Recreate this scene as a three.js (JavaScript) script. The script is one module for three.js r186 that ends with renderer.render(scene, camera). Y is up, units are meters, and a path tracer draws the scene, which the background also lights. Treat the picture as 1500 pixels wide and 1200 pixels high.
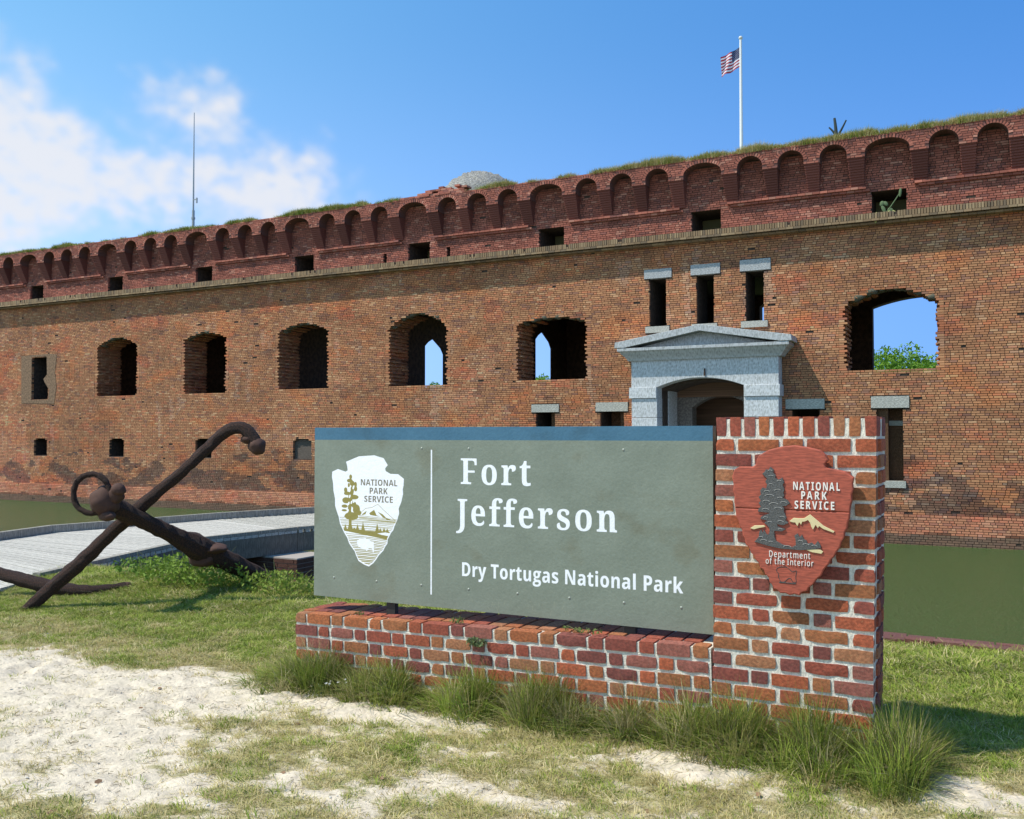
import * as THREE from 'three';
import { mergeGeometries, mergeVertices, toCreasedNormals } from 'three/addons/utils/BufferGeometryUtils.js';
import { FontLoader } from 'three/addons/loaders/FontLoader.js';
import { TextGeometry } from 'three/addons/geometries/TextGeometry.js';
import { createNoise2D, createNoise3D } from 'simplex-noise';

// ------------------------------------------------------------------ camera, light, exposure
const scene = new THREE.Scene();
const camera = new THREE.PerspectiveCamera(47.925, 1024 / 819, 0.1, 3000);
camera.position.set(0, 1.7, 0);
camera.rotation.order = 'YXZ';
camera.rotation.set(Math.atan(38 / 1350), 27 * Math.PI / 180, 0);
const renderer = new THREE.WebGLRenderer({ antialias: true });
renderer.setSize(1024, 819);
renderer.toneMapping = THREE.LinearToneMapping;
renderer.toneMappingExposure = 1.17;
renderer.shadowMap.enabled = true;

function rngOf(seed) {
  let a = seed >>> 0;
  return () => { a = (a + 0x6D2B79F5) | 0; let t = Math.imul(a ^ (a >>> 15), 1 | a); t = (t + Math.imul(t ^ (t >>> 7), 61 | t)) ^ t; return ((t ^ (t >>> 14)) >>> 0) / 4294967296; };
}
const n2 = createNoise2D(rngOf(11)), n2b = createNoise2D(rngOf(12)), n3 = createNoise3D(rngOf(13));
const clamp = (v, a = 0, b = 1) => Math.min(b, Math.max(a, v));
const smooth = (a, b, v) => { const t = clamp((v - a) / (b - a)); return t * t * (3 - 2 * t); };
const fbm = (x, y, o = 4, f = n2) => { let s = 0, a = 0.5, k = 1; for (let i = 0; i < o; i++) { s += a * f(x * k, y * k); a *= 0.5; k *= 2.03; } return s; };

const sunFrom = new THREE.Vector3(-1, 2.1, 0.85).normalize();
const sun = new THREE.DirectionalLight(new THREE.Color(1.0, 0.94, 0.83), 4.4);
sun.position.copy(sunFrom).multiplyScalar(90).add(new THREE.Vector3(-14, 0, -18));
sun.target.position.set(-14, 0, -18);
sun.castShadow = true;
Object.assign(sun.shadow.camera, { left: -45, right: 45, top: 45, bottom: -45, near: 1, far: 250 });
sun.shadow.mapSize.set(4096, 4096);
scene.add(sun, sun.target);

{ // sky: clear blue air with a soft bank of fair-weather cloud, same all the way round
  const W = 2048, Hh = 1024, data = new Float32Array(W * Hh * 4);
  const blobs = [[-56, 18.7, 2.6, 2.6, .9], [-55.5, 16.2, 3.2, 2.2, .9], [-56, 13.4, 4.4, 3.2, 1], [-52, 14.6, 3.4, 2.0, .72], [-56.5, 11, 3.4, 2.6, .9], [-49.8, 14.2, 3.2, 1.7, .62], [-47, 14.9, 3.2, 1.6, .6], [-44.2, 14.6, 3.4, 1.7, .62], [-45.8, 19.2, 2.4, 1.5, .98], [-48.4, 18.6, 1.8, 1.1, .7], [-44.7, 18, 1.5, 1.8, .8], [-40.6, 15.6, 2.5, 2.1, 1.05], [-42, 13.8, 4.2, 2.0, .7], [-38.6, 13.2, 3.2, 1.8, .45], [-47, 11.8, 5, 1.6, .4]];
  const r = rngOf(77);
  for (let k = 0; k < 46; k++) { const az = 12 + r() * 278, el = 6 + r() * r() * 26; for (let j = 0; j < 4; j++) blobs.push([az + (r() - .5) * 12, el + (r() - .5) * 4, 2 + r() * 3.5, 1.2 + r() * 1.6, .4 + r() * .5]); }
  const sunAz = Math.atan2(sunFrom.x, -sunFrom.z);
  const cosd = (a) => Math.cos(a);
  const bins = Array.from({ length: 360 }, () => []);
  for (const b of blobs) for (let d = -14; d <= 14; d++) bins[(Math.round(b[0]) + d + 720) % 360].push(b);
  for (let j = 0; j < Hh; j++) {
    const el = (j + .5) / Hh * 180 - 90, e = Math.max(0, el) / 90;
    for (let i = 0; i < W; i++) {
      const ang = ((i + .5) / W - .5) * 2 * Math.PI;            // atan2(z, x)
      const dx = Math.cos(ang), dz = Math.sin(ang);
      const az = Math.atan2(dx, -dz), azd = az * 180 / Math.PI;
      const t = smooth(0, .3, e), u = smooth(.22, 1, e);
      const near = .5 + .5 * cosd(az - sunAz);
      let R = .15 + (.053 - .15) * t, G = .38 + (.22 - .38) * t, B = .95 + (.62 - .95) * t;
      R += (.03 - R) * u * .7; G += (.13 - G) * u * .7; B += (.42 - B) * u * .7;
      const glow = Math.pow(near, 1.6);
      R *= 1 + 5 * glow; G *= 1 + 2.2 * glow; B *= 1 + .6 * glow;
      if (el < 0) { const k = smooth(0, -6, el) ; R += (.22 - R) * k; G += (.24 - G) * k; B += (.22 - B) * k; }
      else if (el < 45) {
        let d = 0; const bin = bins[((Math.round(azd) % 360) + 360) % 360];
        if (bin.length) {
          const wx = fbm(azd * .22, el * .3, 4) * 1.9, wy = fbm(azd * .22 + 40, el * .3 + 9, 4, n2b) * 1.3;
          for (const b of bin) { let da = azd + wx - b[0]; da = ((da + 540) % 360) - 180; const q = (da / b[2]) ** 2 + ((el + wy - b[1]) / b[3]) ** 2; if (q < 5) d += b[4] * Math.exp(-q * .9); }
          d *= .86 + .5 * fbm(azd * .5 + 5, el * .7, 5, n2b);
          d = smooth(.12, 1.7, d) * .9;
        }
        const c = .73;
        R += (c - R) * d; G += (c * 1.01 - G) * d; B += (c * 1.06 - B) * d;
      }
      const o = (j * W + i) * 4; data[o] = R; data[o + 1] = G; data[o + 2] = B; data[o + 3] = 1;
    }
  }
  const sky = new THREE.DataTexture(data, W, Hh, THREE.RGBAFormat, THREE.FloatType);
  sky.mapping = THREE.EquirectangularReflectionMapping; sky.magFilter = THREE.LinearFilter; sky.minFilter = THREE.LinearFilter; sky.wrapS = THREE.RepeatWrapping; sky.needsUpdate = true;
  scene.background = sky; scene.environment = sky;
}

// ------------------------------------------------------------------ helpers
const used = new Map();
function numbered(name) { const n = used.get(name) || 0; used.set(name, n + 1); return n ? `${name}_${String(n).padStart(3, '0')}` : name; }
function thing(name, label, category, pos = [0, 0, 0], group) {
  const o = new THREE.Group(); o.name = numbered(name); o.position.set(...pos); o.userData = { label, category }; if (group) o.userData.group = group; scene.add(o); return o;
}
function part(name, geo, mat, parent, pos) {
  const m = new THREE.Mesh(geo, mat); m.name = name; m.castShadow = m.receiveShadow = true; if (pos) m.position.set(...pos); parent.add(m); return m;
}
function tag(o, label, category, group) { o.name = numbered(o.name); o.userData = { label, category }; if (group) o.userData.group = group; scene.add(o); return o; }
function structure(name, geo, mat) { const m = new THREE.Mesh(geo, mat); m.name = numbered(name); m.userData = { kind: 'structure' }; m.castShadow = m.receiveShadow = true; scene.add(m); return m; }
const box = (x0, x1, y0, y1, z0, z1) => new THREE.BoxGeometry(x1 - x0, y1 - y0, z1 - z0).translate((x0 + x1) / 2, (y0 + y1) / 2, (z0 + z1) / 2);
const V = (x, y, z) => new THREE.Vector3(x, y, z);
const lin = (r, g, b) => new THREE.Color().setRGB(r, g, b);
const dummy = new THREE.Object3D();

function dataTex(w, h, fn, srgb) {                    // fn(i, j) -> [r, g, b] (0..1)
  const d = new Uint8Array(w * h * 4);
  for (let j = 0; j < h; j++) for (let i = 0; i < w; i++) { const c = fn(i, j), o = (j * w + i) * 4; d[o] = clamp(c[0]) * 255; d[o + 1] = clamp(c[1]) * 255; d[o + 2] = clamp(c[2]) * 255; d[o + 3] = 255; }
  const t = new THREE.DataTexture(d, w, h); t.magFilter = THREE.LinearFilter; t.minFilter = THREE.LinearMipmapLinearFilter; t.generateMipmaps = true; t.wrapS = t.wrapT = THREE.RepeatWrapping; if (srgb) t.colorSpace = THREE.SRGBColorSpace; t.needsUpdate = true; return t;
}
const torus4 = (i, j, w, h, s) => {                     // noise that tiles: four shifted copies, blended
  const u = (i + .5) / w, v = (j + .5) / h, k = s * 4.5, a = u * u * (3 - 2 * u), b = v * v * (3 - 2 * v), z = s * 1.7;
  const w0 = (1 - a) * (1 - b), w1 = a * (1 - b), w2 = (1 - a) * b, w3 = a * b;
  return (w0 * n2(u * k + z, v * k) + w1 * n2((u - 1) * k + z, v * k) + w2 * n2(u * k + z, (v - 1) * k) + w3 * n2((u - 1) * k + z, (v - 1) * k)) / Math.sqrt(w0 * w0 + w1 * w1 + w2 * w2 + w3 * w3);
};
const grainTex = dataTex(256, 256, (i, j) => { const v = .5 + .22 * torus4(i, j, 256, 256, 3) + .18 * torus4(i, j, 256, 256, 9) + .2 * torus4(i, j, 256, 256, 24); return [v, v, v]; });
const pitTex = dataTex(256, 256, (i, j) => { const a = torus4(i, j, 256, 256, 7), b = torus4(i, j, 256, 256, 22); const v = .75 + .18 * a + .14 * b - (a < -.5 ? .45 : 0); return [v, v, v]; });
const mottleTex = dataTex(256, 256, (i, j) => { const v = .82 + .13 * torus4(i, j, 256, 256, 2.2) + .1 * torus4(i, j, 256, 256, 8) + .08 * torus4(i, j, 256, 256, 25); return [v, v, v]; }, true);
const graniteTex = dataTex(256, 256, (i, j) => { const st = smooth(.15, .6, torus4(i, j * .3, 256, 256, 5)), v = .9 + .06 * torus4(i, j, 256, 256, 2.0) + .03 * torus4(i, j, 256, 256, 7) - .12 * st; return [v, v, v * (1 - .02 * st)]; }, true);
const rep = (t, x, y) => { const c = t.clone(); c.repeat.set(x, y); c.needsUpdate = true; return c; };
function std(color, o = {}) { return new THREE.MeshStandardMaterial({ color, roughness: .9, metalness: 0, ...o }); }

function instanced(name, geo, mat, items, parent) {   // items: {m: Matrix4, c: Color}
  const im = new THREE.InstancedMesh(geo, mat, items.length); im.name = name; im.castShadow = im.receiveShadow = true;
  items.forEach((it, i) => { im.setMatrixAt(i, it.m); im.setColorAt(i, it.c); });
  im.instanceMatrix.needsUpdate = true; if (im.instanceColor) im.instanceColor.needsUpdate = true;
  im.userData.kind = 'stuff'; parent.add(im); return im;
}

const WATER = -1.33, ZF = -28, ZE = -8.12;            // water level, fort face, near edge of the moat

// ------------------------------------------------------------------ ground, water
const sandSpots = [[-5.7, -4.15, 1.15, .55], [-4.75, -4.5, 1.0, .5], [-3.75, -4.75, .85, .26], [-4.5, -3.65, .8, .42], [-6.6, -4.4, .9, .4], [-3.2, -4.8, .5, .16], [-3.7, -3.15, .55, .22], [-1.38, -4.72, .36, .24], [-.95, -4.78, .25, .12], [-.15, -4.92, .38, .16], [.05, -4.55, .35, .14], [-2.2, -3.9, .4, .12], [-2.9, -3.55, .4, .12], [.55, -4.95, .35, .1], [-7.6, -4.3, 1.1, .35], [-5, -2.9, .9, .4]];
function cover(x, z) {                                // how much turf grows here, 0 sand .. 1 grass
  let s = 0; const wx = x + .22 * n2(x * 1.7, z * 2.1) + .1 * n2(x * 5, z * 6), wz = z + .13 * n2b(x * 1.9, z * 2.4) + .06 * n2b(x * 6, z * 7);
  for (const [a, b, rx, rz] of sandSpots) { const q = ((wx - a) / rx) ** 2 + ((wz - b) / rz) ** 2; s = Math.max(s, 1 - smooth(.55, 1.35, q)); }
  const farGreen = smooth(-4.9, -5.7, z);
  let c = .5 + .46 * farGreen + (.42 - .26 * farGreen) * fbm(x * 1.1, z * 1.5, 4) + (.26 - .1 * farGreen) * n2b(x * 4.2, z * 5) + .12 * n2(x * 11, z * 13);
  c = clamp(c) * (1 - s);
  return clamp(c + (s > .5 ? .22 * smooth(.5, .8, n2(x * 2.8 + 9, z * 4.6)) : 0));
}
const GX0 = -18, GX1 = 8, GZ1 = 0.5;
const steps = []; { const r = rngOf(23); for (let k = 0; k < 90; k++) { const t = r(), a = .25 + .5 * (r() - .5) + (r() < .5 ? Math.PI : 0); steps.push([-7.5 + 5.2 * t + .3 * (r() - .5), -4.35 + .9 * (r() - .5) - .25 * t, Math.cos(a), Math.sin(a)]); } }
function tread(x, z) { let d = 0; for (const [a, b, c, s] of steps) { const dx = x - a, dz = z - b; if (dx * dx + dz * dz > .05) continue; const u = (dx * c + dz * s) / .14, v = (-dx * s + dz * c) / .055, q = u * u + v * v; d += q < 1 ? -.016 * (1 - q * q) : q < 2.4 ? .005 * Math.sin((q - 1) / 1.4 * Math.PI) : 0; } return d; }
function gy(x, z) {
  const c = Math.min(1, cover(x, z) * 1.4);
  return (c < .5 && z > -5.3 ? tread(x, z) * (1 - c) : 0) + .018 * fbm(x * .9, z * 1.1, 3) + (.026 * (1 - c) + .006) * fbm(x * 4.2, z * 5.2, 4) + .05 * smooth(-6.2, -7.4, z) * smooth(-6, -8, x) - .05 * smooth(-8.9, -9.6, x) * smooth(-5.4, -6.4, z);
}
{
  const NX = 620, NZ = 200, g = new THREE.PlaneGeometry(GX1 - GX0, GZ1 - ZE, NX, NZ).rotateX(-Math.PI / 2).translate((GX0 + GX1) / 2, 0, (GZ1 + ZE) / 2);
  const p = g.attributes.position;
  for (let i = 0; i < p.count; i++) p.setY(i, gy(p.getX(i), p.getZ(i)));
  g.computeVertexNormals();
  const W = 2048, Hh = 704;
  const map = dataTex(W, Hh, (i, j) => {
    const x = GX0 + (i + .5) / W * (GX1 - GX0), z = GZ1 + (j + .5) / Hh * (ZE - GZ1);
    const c = smooth(.2, .62, cover(x, z) + .1 * n2(x * 13, z * 17));
    const f = 1 + .07 * n2(x * 21, z * 29) + .06 * n2b(x * 5, z * 6);
    const sp = n2b(x * 37, z * 41) > .78 ? .8 : 1;
    const t = clamp(.5 + .6 * n2(x * 3.1, z * 4));
    const R = (.80 + (.60 - .06 * t - .80) * c) * f * sp, G = (.745 + (.55 - .02 * t - .745) * c) * f * sp, B = (.66 + (.40 - .05 * t - .66) * c) * f * sp;
    return [R, G, B];
  }, true);
  map.wrapS = map.wrapT = THREE.ClampToEdgeWrapping;
  const bump = rep(grainTex, 26 / .35, 8.6 / .35);
  structure('ground', g, std(0xffffff, { map, bumpMap: bump, bumpScale: .006, roughness: 1 }));
  const far = mergeGeometries([box(-400, GX0, -2, -.02, ZE, 300), box(GX1, 400, -2, -.02, ZE, 300), box(GX0, GX1, -2, -.02, GZ1, 300)]);
  structure('sand_flat', far, std(lin(.40, .36, .25), { roughness: 1 }));
  // water of the moat, reaching the open sea
  const wn = dataTex(512, 512, (i, j) => { const v = .5 + .2 * torus4(i, j, 512, 512, 5) + .22 * torus4(i, j, 512, 512, 13) + .12 * torus4(i, j, 512, 512, 30); return [v, v, v]; });
  const wg = new THREE.PlaneGeometry(3000, 3000).rotateX(-Math.PI / 2).translate(0, WATER, -700);
  structure('moat_water', wg, new THREE.MeshPhysicalMaterial({ color: lin(.056, .100, .030), roughness: .14, ior: 1.33, specularIntensity: .62, bumpMap: rep(wn, 3000 / 3.2, 3000 / 2.4), bumpScale: .05 }));
  structure('parade_ground', box(-140, 90, -1.6, -.1, -190, -37), std(lin(.14, .17, .07), { roughness: 1 }));
}

// ------------------------------------------------------------------ the fort
const BAY = 5.26, bayX = []; for (let k = -9; k <= 2; k++) bayX.push(-7.52 + k * BAY);
const X0 = -52, X1 = 8.5;
const fort = thing('brick_fort', 'long brown brick fort wall with a red arched parapet and rows of openings', 'fort', [0, 0, 0]);
const CH = .0668;                                      // brick course
const openings = [];                                   // x0,x1,y0,y1,rise,ragged
const addOpen = (x0, x1, y0, y1, rise = 0, ragged = 0) => openings.push({ x0, x1, y0, y1, rise, ragged, s: openings.length });
addOpen(-39.33, -38.2, 3.37, 5.33, 0, 0);
for (const [a, b, y0, y1, rr] of [[-34.92, -32.4, 3.43, 5.62, .36], [-29.65, -27.3, 3.41, 5.68, .28], [-24.58, -22.1, 3.49, 5.72, .32], [-19.35, -16.85, 3.49, 5.6, .52], [-14.08, -11.5, 3.57, 5.5, .16], [-3.51, -1.02, 3.56, 5.48, .38], [1.75, 4.2, 3.5, 5.55, .3], [-45, -42.6, 3.45, 5.6, .3]]) addOpen(a, b, y0, y1, rr, 1);
for (const c of [-38.66, -33.62, -28.5, -23.35]) addOpen(c - .45, c + .45, .79, 1.5, .08);
for (const [a, b] of [[-9.366, -8.812], [-7.839, -7.292], [-6.321, -5.782]]) addOpen(a, b, 5.15, 6.68);
for (const [a, b, y] of [[-13.364, -12.66, .42], [-11.05, -10.23, .42], [-4.987, -4.22, .42], [-2.652, -1.96, .42]]) addOpen(a, b, y, 2.475);
addOpen(-8.9, -6.2, -.05, 3.1, .3);                    // gateway
for (const c of bayX) addOpen(c - .46, c + .46, 8.0, 8.66);
for (const c of [-19.52, -16.8]) addOpen(c - .07, c + .07, 8.0, 8.42);
function span(o, y) {                                  // open interval of an opening at height y
  if (y < o.y0 || y > o.y1 + o.rise) return null;
  const c = (o.x0 + o.x1) / 2; let h = (o.x1 - o.x0) / 2;
  if (y > o.y1) h *= Math.sqrt(Math.max(0, 1 - (y - o.y1) / o.rise));
  return h < .05 ? null : [c - h, c + h];
}
const coreMat = std(lin(.085, .058, .042), { map: rep(mottleTex, .5, .5), roughness: 1 });
{ // mortar core with all the openings
  const sh = new THREE.Shape([[X0, -2.2], [X1, -2.2], [X1, 10.12], [X0, 10.12]].map((p) => new THREE.Vector2(...p)));
  for (const o of openings) {
    const m = o.ragged ? .1 : .004, c = (o.x0 + o.x1) / 2, h = (o.x1 - o.x0) / 2 + m, pts = [[o.x0 - m, o.y0 - m], [o.x1 + m, o.y0 - m]];
    if (o.rise) for (let k = 0; k <= 12; k++) { const a = k / 12 * Math.PI; pts.push([c + h * Math.cos(a), o.y1 + (o.rise + m) * Math.sin(a) ** 2 * (1)]); } else pts.push([o.x1 + m, o.y1 + m], [o.x0 - m, o.y1 + m]);
    sh.holes.push(new THREE.Path(pts.map((p) => new THREE.Vector2(...p))));
  }
  const g = new THREE.ExtrudeGeometry(sh, { depth: 1.3, bevelEnabled: false }).translate(0, 0, ZF - .019 - 1.3);
  part('wall_core', g, coreMat, fort);
}
// colours of the bricks: fired clay of several batches, soot and damp stains near the water
const tmpC = new THREE.Color();
function fortColour(x, y, r) {
  const big = fbm(x * .16 + 3, y * .3, 3), mid = fbm(x * .7, y * .9 + 7, 3, n2b);
  let k = r(), c;
  if (k < .48) c = [.315, .142, .068]; else if (k < .74) c = [.375, .180, .086]; else if (k < .86) c = [.40, .150, .072]; else if (k < .95) c = [.245, .115, .070]; else c = [.44, .245, .13];
  let f = 1.0 + .2 * r() + .3 * big + .2 * mid;
  const orange = smooth(.1, .45, fbm(x * .35 + 20, y * .55, 3));
  c = [c[0] * (1 + .16 * orange), c[1] * (1 - .05 * orange), c[2] * (1 - .2 * orange)];
  const stain = smooth(.06, .2, fbm(x * .45 - 8, y * .9 + 3, 4, n2b) + .62 * smooth(.95, -.35, y) - .3);
  if (y < 1.2) { c = [c[0] * (1 - .42 * stain), c[1] * (1 - .33 * stain), c[2] * (1 - .12 * stain)]; f *= 1 - .25 * stain; }
  const soot = smooth(.28, .5, fbm(x * .5 + 60, y * 1.1 - 4, 4)); f *= 1 - .3 * soot; c[2] *= 1 + .15 * soot;
  if (x < -39.7 && y < 2.7) { c = [c[0] * 1.15 + .04, c[1] * 1.1 + .02, c[2] * 1.05 + .02]; }
  const patch = smooth(.34, .4, fbm(x * .21 + 90, y * .42 + 5, 2)), pale = smooth(.36, .44, fbm(x * .27 - 33, y * .33 + 12, 3, n2b)), salt = smooth(.5, .62, n2(x * 1.6, y * .22 + 4)) * smooth(.1, .4, n2b(x * .3, y * .4));
  c = [c[0] * (1 + .12 * patch), c[1] * (1 - .12 * patch), c[2] * (1 - .12 * patch)]; c = [c[0] * (1 + .14 * pale), c[1] * (1 + .2 * pale), c[2] * (1 + .3 * pale)]; c = [c[0] + .045 * salt, c[1] + .05 * salt, c[2] + .045 * salt];
  f = Math.max(.5, f) * 1.12;
  return tmpC.clone().setRGB(clamp(c[0] * f, .03, .6), clamp(c[1] * f, .025, .45), clamp(c[2] * f, .02, .32));
}
function redColour(x, y, r) {
  const mid = fbm(x * .8, y * 1.2 + 17, 3, n2b); const k = r();
  let c = k < .55 ? [.27, .088, .060] : k < .8 ? [.33, .115, .078] : k < .92 ? [.2, .075, .06] : [.38, .17, .12];
  const f = Math.max(.4, .85 + .35 * r() + .45 * mid);
  return tmpC.clone().setRGB(c[0] * f, c[1] * f, c[2] * f);
}
function cordonColour(x, r) { const k = r(), c = k < .5 ? [.25, .165, .092] : k < .8 ? [.30, .21, .12] : [.19, .135, .085], f = .85 + .3 * r() + .3 * fbm(x * .8, 3, 3); return tmpC.clone().setRGB(c[0] * f, c[1] * f, c[2] * f); }   // lichen-grey bricks
const unit = new THREE.BoxGeometry(1, 1, 1);
const brickMat = std(0xffffff, { roughness: .95 });
const singleMat = std(0xffffff, { vertexColors: true, roughness: .95 });
const fortItems = [], redItems = [];
const R1 = rngOf(101);
const inst = (list, x0, x1, y0, y1, z0, z1, c) => { dummy.position.set((x0 + x1) / 2, (y0 + y1) / 2, (z0 + z1) / 2); dummy.rotation.set(0, 0, 0); dummy.scale.set(x1 - x0, y1 - y0, z1 - z0); dummy.updateMatrix(); list.push({ m: dummy.matrix.clone(), c }); };
const singles = []; let singleCount = 0;
function course(list, y, xa, xb, zf, blocked, colour, idx, bondLen = .202, headLen = .098) {
  const yc = y + CH / 2, J = .015, cuts = blocked(yc).sort((a, b) => a[0] - b[0]);
  let x = xa - (idx % 2 ? .105 : 0) - (idx % 3) * .02, k = idx;
  while (x < xb) {
    const L = (k++ % 2 ? bondLen : headLen) * (.97 + .06 * R1());
    let segs = [[x, x + L]];
    for (const [a, b] of cuts) { const out = []; for (const [p, q] of segs) { if (q <= a || p >= b) out.push([p, q]); else { if (a - p > .02) out.push([p, a]); if (q - b > .02) out.push([b, q]); } } segs = out; }
    for (const [p, q] of segs) {
      if (q < xa || p > xb) continue;
      const z1 = zf + (R1() - .5) * .011 - (R1() < .0035 ? .03 : 0), y0 = y + .002 * R1(), y1 = y + CH - J + .002 * R1(), c = colour(p, yc, R1);
      if (list === fortItems && zf === ZF && singleCount < 298 && p > -.95 && p < .95 && y > .75) { singleCount++; singles.push([p, q, y0, y1, z1, c]); } else inst(list, p, q, y0, y1, zf - .1, z1, c);
    }
    x += L + J;
  }
}
const portalRect = (y) => (y < 4.3 ? [[-9.7, -5.4]] : []);
const stones = [];                                     // lintels and sills, in front of the bricks
for (const [a, b, y0, y1] of [[-9.524, -8.627, 6.68, 6.97], [-8.01, -7.092, 6.68, 7.0], [-6.483, -5.569, 6.68, 7.02], [-9.486, -8.702, 4.95, 5.15], [-7.977, -7.187, 4.97, 5.15], [-6.455, -5.662, 4.96, 5.15], [-13.517, -12.509, 2.478, 2.74], [-11.194, -10.092, 2.478, 2.77], [-5.162, -4.061, 2.478, 2.77], [-2.793, -1.795, 2.478, 2.81], [-2.75, -1.9, .23, .417], [-5.06, -4.15, .23, .417], [-13.45, -12.58, .23, .417], [-11.12, -10.16, .23, .417]]) stones.push([a, b, y0, y1]);
const embEdge = (o, idx) => .14;
for (let idx = 0, y = -1.5; y < 7.72; idx++, y += CH) {
  const foot = y < -.56;
  course(fortItems, y, X0, X1, foot ? ZF + .09 : ZF, (yc) => {
    const cuts = portalRect(yc);
    for (const o of openings) { const s = span(o, yc); if (s) cuts.push(o.ragged ? [s[0] - .14, s[1] + .14] : s); }
    for (const [a, b, s0, s1] of stones) if (yc > s0 - .01 && yc < s1 + .01) cuts.push([a - .01, b + .01]);
    return cuts;
  }, foot ? (x, yy, r) => { const c = redColour(x, yy, r), g = fortColour(x, yy + 2.2, r); c.lerp(g, .5).multiplyScalar(yy < -1.02 + .12 * n2(x * .6, 1) ? .62 : 1.45); if (yy < -1) c.lerp(lin(.16, .14, .1), .5); return c; } : fortColour, idx);
  // broken jambs of the gun embrasures: alternate courses stand proud
  for (const o of openings) if (o.ragged) {
    const s = span(o, y + CH / 2); if (!s) continue;
    for (const sd of [-1, 1]) for (let k = 0; k < 6; k++) {
      const e = sd < 0 ? s[0] : s[1], tooth = (idx % 2 ? .0 : .06) + .045 * R1() - .03 + .05 * n2(y * 2.2 + o.s * 9 + sd * 4, k * .35), z1 = ZF - k * .21 + (k ? 0 : (R1() - .5) * .01), c = fortColour(e, y, R1);
      const inner = e - sd * tooth, outer = e + sd * .135;
      inst(fortItems, Math.min(inner, outer), Math.max(inner, outer), y, y + CH - .011, z1 - .2, z1, c);
    }
  }
}
part('footing_core', mergeGeometries([box(X0, X1, -2.2, -.575, ZF - .012, ZF + .076)]), coreMat, fort);
// red band above the cordon and the backs of the niches
for (let idx = 0, y = 8.0; y < 9.98; idx++, y += CH) course(redItems, y, X0, X1, ZF, (yc) => { const cuts = []; for (const o of openings) { const s = span(o, yc); if (s) cuts.push(s); } return cuts; }, (x, yy, r) => redColour(x, yy, r), idx);
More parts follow.
